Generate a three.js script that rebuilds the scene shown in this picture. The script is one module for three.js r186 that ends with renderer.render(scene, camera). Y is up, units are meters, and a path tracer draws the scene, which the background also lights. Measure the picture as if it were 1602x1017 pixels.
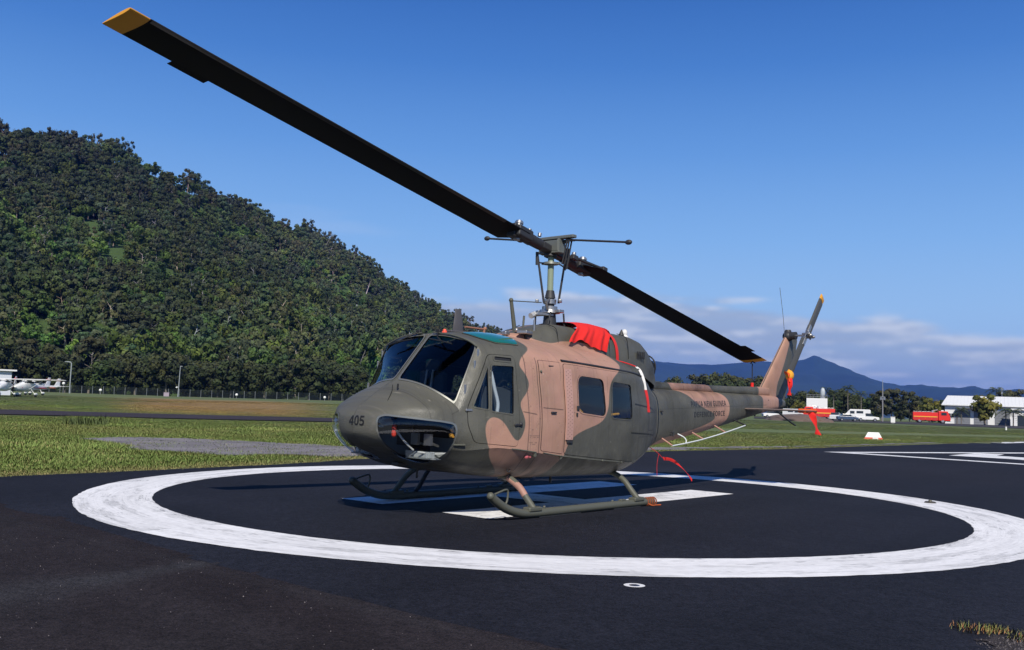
import * as THREE from 'three';
import { mergeGeometries, toCreasedNormals, mergeVertices } from 'three/addons/utils/BufferGeometryUtils.js';
import { RoundedBoxGeometry } from 'three/addons/geometries/RoundedBoxGeometry.js';

// ---------------------------------------------------------------- camera, sky, sun, exposure
const scene = new THREE.Scene();
const EYE = new THREE.Vector3(11.548, 1.4436, -9.142);
const LOOK = new THREE.Vector3(-0.756934, 0.083325, 0.648157), UPV = new THREE.Vector3(0.085042, 0.995963, -0.028724);
const RIGHT = new THREE.Vector3().crossVectors(LOOK, UPV).normalize();
const camera = new THREE.PerspectiveCamera(37.608, 1024 / 650, 0.1, 40000);
camera.position.copy(EYE);
camera.up.copy(UPV);
camera.lookAt(EYE.clone().add(LOOK));
const renderer = new THREE.WebGLRenderer({ antialias: true });
renderer.toneMapping = THREE.LinearToneMapping;
renderer.toneMappingExposure = 1.0;
renderer.outputColorSpace = THREE.SRGBColorSpace;
renderer.shadowMap.enabled = true;
renderer.shadowMap.type = THREE.PCFSoftShadowMap;

// noise helpers, all seeded
function rng(seed) { let a = seed >>> 0; return () => { a = (a + 0x6D2B79F5) >>> 0; let t = a; t = Math.imul(t ^ (t >>> 15), t | 1); t ^= t + Math.imul(t ^ (t >>> 7), t | 61); return ((t ^ (t >>> 14)) >>> 0) / 4294967296; }; }
function hash3(x, y, z) { let h = Math.imul(x, 374761393) ^ Math.imul(y, 668265263) ^ Math.imul(z, 1274126177); h = Math.imul(h ^ (h >>> 13), 1274126177); return ((h ^ (h >>> 16)) >>> 0) / 4294967296; }
const fade = t => t * t * (3 - 2 * t);
function vnoise(x, y, z = 0) {
  const X = Math.floor(x), Y = Math.floor(y), Z = Math.floor(z), u = fade(x - X), v = fade(y - Y), w = fade(z - Z);
  const l = (a, b, t) => a + (b - a) * t;
  return l(l(l(hash3(X, Y, Z), hash3(X + 1, Y, Z), u), l(hash3(X, Y + 1, Z), hash3(X + 1, Y + 1, Z), u), v), l(l(hash3(X, Y, Z + 1), hash3(X + 1, Y, Z + 1), u), l(hash3(X, Y + 1, Z + 1), hash3(X + 1, Y + 1, Z + 1), u), v), w);
}
function fbm(x, y, z = 0, o = 4) { let s = 0, a = 0.5, n = 0; for (let i = 0; i < o; i++) { s += a * vnoise(x, y, z); n += a; a *= 0.5; x = x * 2.03 + 17.1; y = y * 2.03 + 5.3; z = z * 2.03 + 9.7; } return s / n; }
const clamp = (x, a, b) => Math.min(b, Math.max(a, x));
const sstep = (a, b, x) => fade(clamp((x - a) / (b - a), 0, 1));
const lerp = (a, b, t) => a + (b - a) * t;
function curve1(pts, x) { if (x <= pts[0][0]) return pts[0][1]; for (let i = 1; i < pts.length; i++) if (x <= pts[i][0]) return lerp(pts[i - 1][1], pts[i][1], (x - pts[i - 1][0]) / (pts[i][0] - pts[i - 1][0])); return pts[pts.length - 1][1]; }

// sky: blue air paling towards the horizon, a low bank of layered cloud
{
  const W = 2048, H = 1024, data = new Float32Array(W * H * 4);
  const grad = [[-90, [0.06, 0.075, 0.09]], [-2, [0.18, 0.25, 0.34]], [0, [0.43, 0.61, 0.86]], [3, [0.44, 0.64, 0.91]], [6, [0.365, 0.60, 0.92]], [10, [0.25, 0.49, 0.88]], [15, [0.142, 0.345, 0.765]], [20, [0.072, 0.225, 0.62]], [25, [0.038, 0.145, 0.48]], [40, [0.015, 0.070, 0.28]], [90, [0.008, 0.036, 0.155]]];
  const bands = [[60, 5.5, 3.6, 0.0], [40, 3.6, 2.4, 7.0], [90, 6.0, 1.5, 3.0]];
  for (let j = 0; j < H; j++) {
    const el = (j + 0.5) / H * 180 - 90;
    let gi = 1; while (gi < grad.length - 1 && el > grad[gi][0]) gi++;
    const t = clamp((el - grad[gi - 1][0]) / (grad[gi][0] - grad[gi - 1][0]), 0, 1);
    for (let i = 0; i < W; i++) {
      const az = (i + 0.5) / W * 360 - 180, o = (j * W + i) * 4;
      const c = [0, 1, 2].map(k => lerp(grad[gi - 1][1][k], grad[gi][1][k], t));
      if (el > -3 && el < 32) {
        const ca = Math.cos(az * Math.PI / 180), sa = Math.sin(az * Math.PI / 180);
        // low bank: long flat layers of grey stratocumulus with pale upper rims, higher to one side
        const n1 = fbm(ca * 6 + 3, sa * 6 + 1, el * 0.9, 6), n2 = fbm(ca * 16, sa * 16, el * 2.6 + 11, 5), n0 = fbm(ca * 1.7 + 8.6, sa * 1.7 + 4.2, 2, 3), n3 = fbm(ca * 40 + 5, sa * 40, el * 5, 4);
        const top = 5.1 + 1.5 * Math.cos(4 * (az - 137) * Math.PI / 180) + (n0 - 0.5) * 3.0 + (n1 - 0.5) * 2.6 + (n2 - 0.5) * 1.5;
        const m = sstep(top + 0.32, top - 0.42, el) * (0.80 + 0.20 * sstep(0.36, 0.54, n2 * 0.5 + n1 * 0.5));
        const rim = sstep(top - 1.1, top - 0.2, el), b = clamp(sstep(0.47, 0.66, n2 * 0.6 + n3 * 0.4) * 0.85 + rim * 0.45 * sstep(0.40, 0.58, n2), 0, 1);
        const dark = [0.40, 0.49, 0.645], lite = [0.74, 0.79, 0.87];
        // thin wisps above
        const w1 = fbm(ca * 5 + 20, sa * 5 + 2, el * 1.1, 5), w0 = fbm(ca * 2.5 - 4, sa * 2.5 + 9, 7, 3);
        const wisp = sstep(0.54, 0.76, w1) * sstep(0.42, 0.62, w0) * sstep(16, 7, el) * 0.32;
        for (let k = 0; k < 3; k++) {
          c[k] = lerp(c[k], [0.50, 0.62, 0.86][k], wisp);
          c[k] = lerp(c[k], lerp(dark[k], lite[k], b), clamp(m, 0, 1) * 0.88 * sstep(-2.5, 0.5, el + 1));
        }
      }
      data[o] = c[0]; data[o + 1] = c[1]; data[o + 2] = c[2]; data[o + 3] = 1;
    }
  }
  const sky = new THREE.DataTexture(data, W, H, THREE.RGBAFormat, THREE.FloatType);
  sky.mapping = THREE.EquirectangularReflectionMapping;
  sky.magFilter = sky.minFilter = THREE.LinearFilter;
  sky.wrapS = THREE.RepeatWrapping;
  sky.needsUpdate = true;
  scene.background = sky;
  scene.environment = sky;
}
const SUN = new THREE.Vector3(0.526, 0.67, -0.525).normalize();
const sun = new THREE.DirectionalLight(new THREE.Color(1, 0.945, 0.85), 5.0);
sun.position.copy(SUN).multiplyScalar(120);
sun.target.position.set(0, 0, 0);
sun.castShadow = true;
sun.shadow.mapSize.set(4096, 4096);
Object.assign(sun.shadow.camera, { left: -60, right: 60, top: 60, bottom: -60, near: 1, far: 400 });
sun.shadow.radius = 1;
scene.add(sun, sun.target);
scene.fog = new THREE.FogExp2(new THREE.Color(0.045, 0.215, 0.90), 0.00007);

// ---------------------------------------------------------------- naming and building helpers
const used = new Map();
function numbered(name) { const n = used.get(name) || 0; used.set(name, n + 1); return n ? `${name}_${String(n).padStart(3, '0')}` : name; }
function tag(o, label, category, group) { if (label) o.userData.label = label; if (category) o.userData.category = category; if (group) o.userData.group = group; return o; }
function thing(name, label, category, pos = [0, 0, 0], turn = 0, group) {
  const o = new THREE.Group(); o.name = numbered(name); o.position.set(...pos); o.rotation.y = turn; scene.add(o); return tag(o, label, category, group);
}
function part(name, geo, mat, parent, pos, rot) {
  const list = Array.isArray(geo) ? geo : [geo];
  const g = list.length === 1 ? list[0] : mergeGeometries(list.map(q => { const n = q.index ? q.toNonIndexed() : q; for (const k of Object.keys(n.attributes)) if (!['position', 'normal', 'uv'].includes(k)) n.deleteAttribute(k); if (!n.attributes.uv) n.setAttribute('uv', new THREE.BufferAttribute(new Float32Array(n.attributes.position.count * 2), 2)); return n; }));
  const m = new THREE.Mesh(g, mat); m.name = name; m.castShadow = m.receiveShadow = true;
  if (pos) m.position.set(...pos);
  if (rot) m.rotation.set(...rot);
  (parent || scene).add(m); return m;
}
function each(name, list, mat, parent) { return list.map(g => part(name, g, mat, parent)); }
function structure(name, geo, mat, label) { const m = part(numbered(name), geo, mat, scene); m.userData.kind = 'structure'; if (label) m.userData.label = label; return m; }
function copyOf(src, name, label, group) { const c = src.clone(); c.name = numbered(name); c.userData = { ...src.userData }; if (label) c.userData.label = label; if (group) c.userData.group = group; scene.add(c); return c; }
const V = (x, y, z) => new THREE.Vector3(x, y, z);
const lin = (r, g, b) => new THREE.Color().setRGB(r, g, b);
const std = (c, rough = 0.8, metal = 0, extra = {}) => new THREE.MeshStandardMaterial({ color: c, roughness: rough, metalness: metal, ...extra });
function box(w, h, d, x = 0, y = 0, z = 0, ry = 0, r = 0) { const g = r ? new RoundedBoxGeometry(w, h, d, 2, r) : new THREE.BoxGeometry(w, h, d); if (ry) g.rotateY(ry); return g.translate(x, y, z); }
function rod(a, b, r0, r1 = r0, seg = 10, open = false) {
  const A = V(...a), B = V(...b), L = A.distanceTo(B), g = new THREE.CylinderGeometry(r1, r0, L, seg, 1, open);
  g.applyQuaternion(new THREE.Quaternion().setFromUnitVectors(V(0, 1, 0), B.clone().sub(A).normalize()));
  return g.translate((A.x + B.x) / 2, (A.y + B.y) / 2, (A.z + B.z) / 2);
}
function tube(pts, r, seg = 32, rad = 8, closed = false) { return new THREE.TubeGeometry(new THREE.CatmullRomCurve3(pts.map(p => V(...p)), closed, 'catmullrom', 0.5), seg, r, rad, closed); }
function ball(r, x, y, z, s = 12) { return new THREE.SphereGeometry(r, s, Math.max(6, s * 0.6 | 0)).translate(x, y, z); }
function loft(rings, closeRing = true, caps = true) {           // rings: arrays of [x, y, z], all the same length
  const n = rings[0].length, pos = [], idx = [];
  for (const r of rings) for (const p of r) pos.push(...p);
  const m = closeRing ? n : n - 1;
  for (let i = 0; i + 1 < rings.length; i++) for (let j = 0; j < m; j++) { const a = i * n + j, b = i * n + (j + 1) % n, c = a + n, d = b + n; idx.push(a, c, b, b, c, d); }
  if (caps) for (const [i, f] of [[0, 1], [rings.length - 1, 0]]) {
    const c = pos.length / 3; let x = 0, y = 0, z = 0; for (const p of rings[i]) { x += p[0]; y += p[1]; z += p[2]; } pos.push(x / n, y / n, z / n);
    for (let j = 0; j < n; j++) { const a = i * n + j, b = i * n + (j + 1) % n; f ? idx.push(c, a, b) : idx.push(c, b, a); }
  }
  const g = new THREE.BufferGeometry(); g.setAttribute('position', new THREE.Float32BufferAttribute(pos, 3)); g.setIndex(idx); g.computeVertexNormals();
  return g;
}
function creased(g, deg = 32) { return toCreasedNormals(g, deg * Math.PI / 180); }
// a ray of the camera used once to survey where far things stand: azimuth from the photograph, distance in metres
function survey(px, dist, py) {
  const d = LOOK.clone().addScaledVector(RIGHT, (px - 801) / 1493.36).addScaledVector(UPV, -((py ?? 630) - 508.5) / 1493.36);
  return EYE.clone().addScaledVector(d, dist / Math.hypot(d.x, d.z));
}
const azimuth = (x, z) => { const dx = x - EYE.x, dz = z - EYE.z; const f = -dx * 0.7596 + dz * 0.6504, r = -dx * 0.6504 - dz * 0.7596; return Math.atan2(r, f); };
const azPx = a => 801 + 1493.36 * Math.tan(clamp(a, -1.2, 1.2));
function canvas(w, h, draw) { const c = document.createElement('canvas'); c.width = w; c.height = h; draw(c.getContext('2d'), w, h); return c; }
function canvasTex(c, srgb = true) { const t = new THREE.CanvasTexture(c); if (srgb) t.colorSpace = THREE.SRGBColorSpace; t.anisotropy = 8; t.needsUpdate = true; return t; }
function noiseTex(n, fn, srgb = false) {                         // fn(u, v) -> grey or [r, g, b] in linear 0..1
  const d = new Uint8Array(n * n * 4); const enc = x => srgb ? 255 * (x <= 0.0031308 ? 12.92 * x : 1.055 * Math.pow(x, 1 / 2.4) - 0.055) : 255 * x;
  for (let j = 0; j < n; j++) for (let i = 0; i < n; i++) { const v = fn(i / n, j / n), o = (j * n + i) * 4, a = Array.isArray(v) ? v : [v, v, v]; for (let k = 0; k < 3; k++) d[o + k] = clamp(enc(clamp(a[k], 0, 1)), 0, 255); d[o + 3] = 255; }
  const t = new THREE.DataTexture(d, n, n, THREE.RGBAFormat, THREE.UnsignedByteType); t.wrapS = t.wrapT = THREE.RepeatWrapping; t.magFilter = THREE.LinearFilter; t.minFilter = THREE.LinearMipmapLinearFilter; t.generateMipmaps = true; if (srgb) t.colorSpace = THREE.SRGBColorSpace; t.needsUpdate = true; return t;
}
function pnoise(u, v, f, s) { // periodic value noise
  const x = u * f, y = v * f, X = Math.floor(x), Y = Math.floor(y), a = fade(x - X), b = fade(y - Y), h = (i, j) => hash3(((i % f) + f) % f, ((j % f) + f) % f, s);
  return lerp(lerp(h(X, Y), h(X + 1, Y), a), lerp(h(X, Y + 1), h(X + 1, Y + 1), a), b);
}
// ---------------------------------------------------------------- ground, paving and paint
const rise = [[-400, 0.78], [100, 0.78], [330, 0.75], [540, 1.02], [900, 0.8], [1180, 0.46], [1700, 0.43], [2400, 0.43]];
function groundY(x, z) {
  const d = Math.hypot(x - EYE.x, z - EYE.z), a = azimuth(x, z);
  const up = Math.abs(a) < 1.1 ? curve1(rise, azPx(a)) : 0.5;
  let y = up * sstep(45, 235, d) - 0.014;
  // low bank left of the helicopter beyond the taxiway, a spoil mound on the right
  y += 0.35 * Math.exp(-Math.pow((x + 62) / 16, 2) - Math.pow((z - 92) / 14, 2));
  return y;
}
// where the paving gives way to grass
const edgePts = [[-400, 10.5], [-120, 9.2], [-70, 8.4], [-40, 8.1], [-25, 8.1], [-20, 8.55], [-14, 8.7], [-4, 8.95], [-2.4, 8.5], [-0.4, 8.05], [1.3, 7.75], [2.7, 7.5], [5, 7.42], [30, 7.1], [80, 6.6]];
const edgeZ = x => curve1(edgePts, x) + (fbm(x * 0.9, 3.1, 0, 3) - 0.5) * 0.34;
const gravelPoly = [[-2.1, 19.6], [-3.2, 20.3], [-4.6, 20.2], [-6.02, 18.8], [-7.78, 14.2], [-11, 11.4], [-20.3, 10.4], [-32, 9.4], [-50, 9.5], [-50, 8.4], [-20, 9.2], [-11, 9.6], [-5.6, 9.7], [-4.16, 9.9], [-3.4, 10.9], [-1.9, 11.4], [-1.2, 12.9], [-1.4, 15.6]];
function inPoly(x, z, P) { let c = false; for (let i = 0, j = P.length - 1; i < P.length; j = i++) if ((P[i][1] > z) !== (P[j][1] > z) && x < (P[j][0] - P[i][0]) * (z - P[i][1]) / (P[j][1] - P[i][1]) + P[i][0]) c = !c; return c; }
const taxiNear = [[60, 92], [20, 64], [-9.5, 44.9], [-14.3, 42.6], [-18.6, 40.4], [-26.9, 37.2], [-42, 31.5]], taxiFar = [[60, 106], [20, 77], [-13.9, 55.5], [-18.8, 52.2], [-24, 49.3], [-32, 45.6], [-49, 38.6]];
const rTaxi = v => [lerp(...[0, 0], v)];
// large-scale colour of the turf
function turf(x, z) {
  const n = fbm(x * 0.16, z * 0.16, 1, 4), m = fbm(x * 0.031 + 9, z * 0.031, 2, 4), f = fbm(x * 1.3, z * 1.3, 4, 3);
  let c = [0.145, 0.20, 0.062];
  const mixc = (t, k) => { c = c.map((v, i) => lerp(v, k[i], clamp(t, 0, 1))); };
  mixc(sstep(0.46, 0.70, n) * 0.6, [0.21, 0.22, 0.085]);
  mixc(sstep(0.50, 0.72, m) * 0.55, [0.09, 0.145, 0.045]);
  mixc(sstep(0.58, 0.74, f) * 0.4, [0.165, 0.150, 0.070]);
  const d = Math.hypot(x - EYE.x, z - EYE.z);
  // dry seeding grass on the bank
  const pb = azPx(azimuth(x, z));
  if (Math.abs(azimuth(x, z)) < 0.9) {
    const dry = sstep(62, 84, d) * sstep(190, 150, d) * sstep(150, 260, pb) * sstep(560, 420, pb);
    mixc(dry * (0.25 + 0.75 * sstep(0.32, 0.52, fbm(x * 0.07, z * 0.07, 5, 4))), [0.40, 0.245, 0.10]);
  }
  // worn verge beside the paving
  const e = z - edgeZ(x);
  mixc(sstep(1.4, 0.1, e) * (0.35 + 0.4 * n), [0.17, 0.145, 0.085]);
  mixc(0.18, [0.11, 0.12, 0.06]);
  return c;
}
{
  // turf, one sheet out to the horizon: rings round the viewpoint, finer near by
  const radii = [0]; let r = 2.5; while (r < 16000) { radii.push(r); r *= r < 60 ? 1.035 : r < 400 ? 1.06 : 1.25; }
  const A = 720, pos = [], col = [], uv = [], idx = [];
  for (const R of radii) for (let i = 0; i < A; i++) {
    const t = i / A * Math.PI * 2, x = EYE.x + Math.cos(t) * R, z = EYE.z + Math.sin(t) * R;
    pos.push(x, groundY(x, z) - (z < edgeZ(x) - 0.8 ? 0.03 : 0), z); col.push(...turf(x, z)); uv.push(x / 3, z / 3);
  }
  for (let k = 0; k + 1 < radii.length; k++) for (let i = 0; i < A; i++) { const a = k * A + i, b = k * A + (i + 1) % A, c = a + A, d = b + A; idx.push(a, b, c, b, d, c); }
  const g = new THREE.BufferGeometry(); g.setAttribute('position', new THREE.Float32BufferAttribute(pos, 3)); g.setAttribute('color', new THREE.Float32BufferAttribute(col, 3)); g.setAttribute('uv', new THREE.Float32BufferAttribute(uv, 2)); g.setIndex(idx); g.computeVertexNormals();
  const tex = noiseTex(512, (u, v) => { const n = pnoise(u, v, 16, 1) * 0.35 + pnoise(u, v, 64, 2) * 0.35 + pnoise(u, v, 180, 3) * 0.3; const k = 0.55 + 0.8 * (n - 0.2); return [k, k, k * 0.96]; });
  tex.colorSpace = THREE.NoColorSpace;
  const bump = noiseTex(256, (u, v) => pnoise(u, v, 90, 4) * 0.6 + pnoise(u, v, 30, 5) * 0.4);
  structure('ground', g, new THREE.MeshStandardMaterial({ vertexColors: true, map: tex, bumpMap: bump, bumpScale: 0.05, roughness: 1 }), 'mown airfield turf of mixed green and dry grass reaching to the hills');
}
// paving sheets: a grid cut to an outline by moving its last row onto the edge; tones in the vertex colours, grain in the texture
const grain = noiseTex(1024, (u, v) => { const a = pnoise(u, v, 300, 11), b = pnoise(u, v, 512, 12), c = pnoise(u, v, 40, 13); const d = pnoise(u, v, 150, 14); let k = 0.56 + 0.40 * a * a + 0.3 * (b - 0.5) + 0.30 * (c - 0.5) + 0.62 * (d - 0.5); if (b > 0.94 && a > 0.6) k += 0.9; return k * 0.72; });
grain.colorSpace = THREE.NoColorSpace;
const grainB = noiseTex(512, (u, v) => pnoise(u, v, 256, 21) * 0.6 + pnoise(u, v, 120, 22) * 0.4);
function sheet(xs, zrow, y, tone, uvs) {
  const pos = [], col = [], uv = [], idx = [], nz = zrow(xs[0]).length;
  for (const x of xs) for (const z of zrow(x)) { const P = Array.isArray(z) ? z : [x, z]; pos.push(P[0], typeof y === 'function' ? y(P[0], P[1]) : y, P[1]); col.push(...tone(P[0], P[1])); uv.push(P[0] / uvs, P[1] / uvs); }
  for (let i = 0; i + 1 < xs.length; i++) for (let j = 0; j + 1 < nz; j++) { const a = i * nz + j, b = a + 1, c = a + nz, d = c + 1; idx.push(a, b, c, b, d, c); }
  const g = new THREE.BufferGeometry(); g.setAttribute('position', new THREE.Float32BufferAttribute(pos, 3)); g.setAttribute('color', new THREE.Float32BufferAttribute(col, 3)); g.setAttribute('uv', new THREE.Float32BufferAttribute(uv, 2)); g.setIndex(idx); g.computeVertexNormals();
  const n = g.attributes.normal; let sum = 0; for (let i = 0; i < n.count; i++) sum += n.getY(i); for (let i = 0; i < 1; i++) if (sum < 0) { const ix = g.index.array; for (let k = 0; k < ix.length; k += 3) { const t = ix[k]; ix[k] = ix[k + 1]; ix[k + 1] = t; } g.computeVertexNormals(); }
  if (typeof y !== 'function' || y.level) for (let i = 0; i < n.count; i++) g.attributes.normal.setXYZ(i, 0, 1, 0);
  return g;
}
function steps(a, b, fine0, fine1, f, c) { const o = []; let x = a; while (x < b - 1e-6) { o.push(x); const d = x > fine0 && x < fine1 ? f : Math.min(c, Math.max(f, 0.06 * (x < fine0 ? fine0 - x : x - fine1))); x += d; } o.push(b); return o; }
const seamX = z => 6.84 + 0.05 * Math.sin(z * 0.7) + (fbm(z * 1.1, 5, 0, 3) - 0.5) * 0.20 + (fbm(z * 9, 2, 0, 3) - 0.5) * 0.07 - 0.35 * sstep(-1.5, 2.5, z);
const padMat = new THREE.MeshPhysicalMaterial({ vertexColors: true, map: grain, bumpMap: grainB, bumpScale: 0.004, roughness: 0.86, specularIntensity: 0.35 });
const oldMat = new THREE.MeshPhysicalMaterial({ vertexColors: true, map: grain, bumpMap: grainB, bumpScale: 0.010, roughness: 0.94, specularIntensity: 0.3 });
{
  // older seal: brownish, coarse, with a paler worn strip
  const zs = steps(-60, 7.4, -9, 7, 0.11, 4);
  const tone = (x, z) => {
    const n = fbm(x * 0.5, z * 0.5, 3, 4), f = fbm(x * 2.4, z * 2.4, 8, 4), st = fbm(x * 0.9 + z * 0.25, z * 0.18, 5, 3);
    let c = [0.043, 0.0325, 0.035]; const k = 0.45 + 0.75 * n + 0.45 * (f - 0.4); c = c.map(v => v * k);
    const q = x - 6.95 - (z + 1.75) * -0.9, strip = (Math.exp(-Math.pow(((z + 1.75) + (x - 6.9) * 0.12 + 0.25 * (fbm(x * 1.2, z * 2, 2, 3) - 0.5)) / (0.14 + 0.13 * (x - 6.8)), 2)) + 0.25 * Math.exp(-Math.pow((x - 6.98) / 0.12, 2))) * (0.5 + 0.8 * f);
    const s2 = sstep(0.52, 0.74, st) * 0.5 * f + Math.exp(-Math.pow((x - 8.35 - 0.12 * (z + 6)) / 0.35, 2)) * 0.6 * f * sstep(-1, -5, z);
    return c.map((v, i) => lerp(v, [0.072, 0.068, 0.074][i], clamp(strip * 0.9 + s2 * 0.55, 0, 1)));
  };
  structure('apron', sheet(steps(6.2, 60, 6.2, 10.5, 0.08, 4), () => zs, -0.006, tone, 1.6), oldMat, 'older coarse brownish asphalt in the lower left foreground');
}
{
  // newer seal: smooth blue-black, runs back past the helicopter
  const xs = steps(-260, 40, -36, 7, 0.3, 5), N = 190;
  const tone = (x, z) => {
    const n = fbm(x * 0.35, z * 0.35, 6, 4), f = fbm(x * 1.6, z * 0.5, 9, 4), g = fbm(x * 0.10 + 3, z * 0.12, 2, 3), st = fbm(z * 1.1, x * 0.12, 4, 4);
    let c = [0.0285, 0.0295, 0.042]; let k = 0.62 + 0.5 * n + 0.34 * (f - 0.5) + 0.55 * (st - 0.5);
    c = c.map(v => v * k);
    const brown = sstep(0.4, 0.65, g) * 0.6 * sstep(-4, -14, x);
    return c.map((v, i) => lerp(v, [0.034, 0.0285, 0.032][i] * (0.75 + 0.5 * n), brown + (z < -7.4 ? 0.15 : 0)));
  };
  const zrow = x => { const e = edgeZ(x), o = []; for (let j = 0; j < N; j++) { const t = j / (N - 1); o.push(x > 6.0 ? -60 : 0); o[j] = t < 0.12 ? lerp(-70, -12, t / 0.12) : lerp(-12, e, Math.pow((t - 0.12) / 0.88, 1)); } return o.map(z => { const lim = seamX(z); return [Math.min(x, lim), z]; }); };
  const lip = (x, z) => x >= seamX(z) - 1e-6 ? -0.0085 : 0; lip.level = true;
  structure('helipad_paving', sheet(xs.filter(x => x < 7.2).concat([7.4]), zrow, lip, tone, 2.2), padMat, 'smooth blue black asphalt of the helicopter landing pad');
}
// paint: worn white, streaked along its length
function paintTex(seed, ring) {
  return noiseTex(1024, (u, v) => {
    const s = pnoise(u, v, 4, seed) * 0.25 + fbmP(u * (ring ? 3 : 2), v, seed);
    const speck = pnoise(u, v, 512, seed + 3) > 0.955 ? -0.16 : 0, sc = Math.max(0, pnoise(u, v, 12, seed + 6) * 0.7 + pnoise(u, v, 90, seed + 7) * 0.5 - 0.86) * -1.7;
    const worn = sstep(0.50, 0.72, pnoise(u, v, 7, seed + 11) * 0.6 + pnoise(u, v, 26, seed + 12) * 0.4), k = 0.80 + 0.34 * (s - 0.55) + speck + sc - 0.16 * worn * (0.4 + 1.2 * pnoise(u, v, 160, seed + 13));
    return [k, k * 0.985, k * 0.965];
  });
}
function fbmP(u, v, s) { return 0.34 * pnoise(u, v, 24, s + 1) + 0.2 * pnoise(u % 1, v, 64, s + 2) + 0.25 * hash3(Math.floor(v * 64), s, 5) * (0.6 + 0.8 * pnoise(u % 1, v, 10, s + 9)); }
const paint1 = paintTex(31, true); paint1.colorSpace = THREE.NoColorSpace;
const paintMat = new THREE.MeshStandardMaterial({ map: paint1, bumpMap: grainB, bumpScale: 0.002, roughness: 0.72 });
const CX = -0.663, CZ = 0.30;
{
  // the painted ring, edges a little ragged
  const pos = [], uv = [], idx = [], N = 900, M = 8;
  for (let i = 0; i <= N; i++) {
    const a = i / N * Math.PI * 2, ca = Math.cos(a), sa = Math.sin(a), jn = fbm(ca * 40, sa * 40, 1, 3) - 0.5, jo = fbm(ca * 40, sa * 40, 9, 3) - 0.5, slow = fbm(ca * 2 + 5, sa * 2, 3, 2) - 0.5;
    const r0 = 6.012 + jn * 0.03 + slow * 0.06, r1 = 7.02 + jo * 0.035 - slow * 0.06;
    for (let j = 0; j <= M; j++) { const r = lerp(r0, r1, j / M); pos.push(CX + ca * r, 0.004, CZ + sa * r); uv.push(a * 6.5 / 6, j / M); }
  }
  for (let i = 0; i < N; i++) for (let j = 0; j < M; j++) { const p = i * (M + 1) + j, q = p + M + 1; idx.push(p, p + 1, q, p + 1, q + 1, q); }
  const g = new THREE.BufferGeometry(); g.setAttribute('position', new THREE.Float32BufferAttribute(pos, 3)); g.setAttribute('uv', new THREE.Float32BufferAttribute(uv, 2)); g.setIndex(idx); g.computeVertexNormals();
  if (g.attributes.normal.getY(0) < 0) { const ix = g.index.array; for (let k = 0; k < ix.length; k += 3) { const t = ix[k]; ix[k] = ix[k + 1]; ix[k + 1] = t; } g.computeVertexNormals(); }
  structure('painted_ring', g, paintMat, 'broad worn white ring painted round the helicopter on the asphalt');
}
function flat(poly, y, uvs = 3) { const s = new THREE.Shape(poly.map(([x, z]) => new THREE.Vector2(x, -z))); const g = new THREE.ShapeGeometry(s); g.rotateX(-Math.PI / 2); g.translate(0, y, 0); const p = g.attributes.position, u = g.attributes.uv; for (let i = 0; i < p.count; i++) u.setXY(i, p.getX(i) / uvs, p.getZ(i) / uvs); return g; }
structure('painted_letter', [flat([[-4.06, -1.08], [2.42, -1.06], [2.42, -0.21], [0.12, -0.215], [0.12, 0.945], [2.42, 0.95], [2.42, 1.83], [-4.05, 1.82], [-4.06, 0.94], [-0.78, 0.945], [-0.78, -0.215], [-4.05, -0.22]], 0.004)], paintMat, 'white capital H painted on the pad beneath the helicopter');
function stripeBetween(a, b, w, y) { const dx = b[0] - a[0], dz = b[1] - a[1], L = Math.hypot(dx, dz), nx = -dz / L * w / 2, nz = dx / L * w / 2; return flat([[a[0] + nx, a[1] + nz], [b[0] + nx, b[1] + nz], [b[0] - nx, b[1] - nz], [a[0] - nx, a[1] - nz]], y); }
structure('painted_bay', [flat([[-25.55, 6.15], [-24.6, -1.5], [-23.9, -9], [-24.5, -9], [-25.3, -1.4], [-26.35, 5.2], [-38.8, 1.1], [-44, -1.0], [-44, -0.3], [-38.9, 1.85]], 0.004)], paintMat, 'thin white outline of a second parking bay at the right');
structure('painted_block', [flat([[-29.4, 2.55], [-34.2, 2.75], [-34.5, 1.7], [-32.2, 1.45], [-31.8, 0.3], [-30.2, -1.6], [-28.2, -1.7], [-29.3, 0.4]], 0.004)], paintMat, 'solid white painted block inside the parking bay outline at the right');
structure('painted_edge_line', [stripeBetween([-58, 7.6], [-130, 6.0], 0.9, 0.004)], paintMat, 'far white edge line by the grass at the right border');
// flush pad light in its white collar, and a dark one let into the ring
{
  const t = thing('pad_light', 'flush round light in a white painted collar in front of the ring', 'pad light', [4.79, 0.0, -4.77]);
  const ringGeo = new THREE.RingGeometry(0.045, 0.088, 40).rotateX(-Math.PI / 2).translate(0, 0.004, 0);
  part('collar', ringGeo, std(lin(0.75, 0.74, 0.72), 0.7), t);
  part('lens', new THREE.SphereGeometry(0.044, 20, 8, 0, Math.PI * 2, 0, Math.PI / 2).scale(1, 0.18, 1).translate(0, 0.002, 0), std(lin(0.03, 0.03, 0.035), 0.25), t);
  const k = thing('ring_fixture', 'dark flush fitting let into the far right of the white ring', 'fixture', [-5.82, 0.004, -3.88]);
  part('cover', new THREE.CylinderGeometry(0.08, 0.10, 0.02, 20).translate(0, 0.013, 0), std(lin(0.05, 0.045, 0.04), 0.7), k);
  part('lens', ball(0.035, 0, 0.02, 0), std(lin(0.10, 0.09, 0.06), 0.3), k);
}
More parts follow.
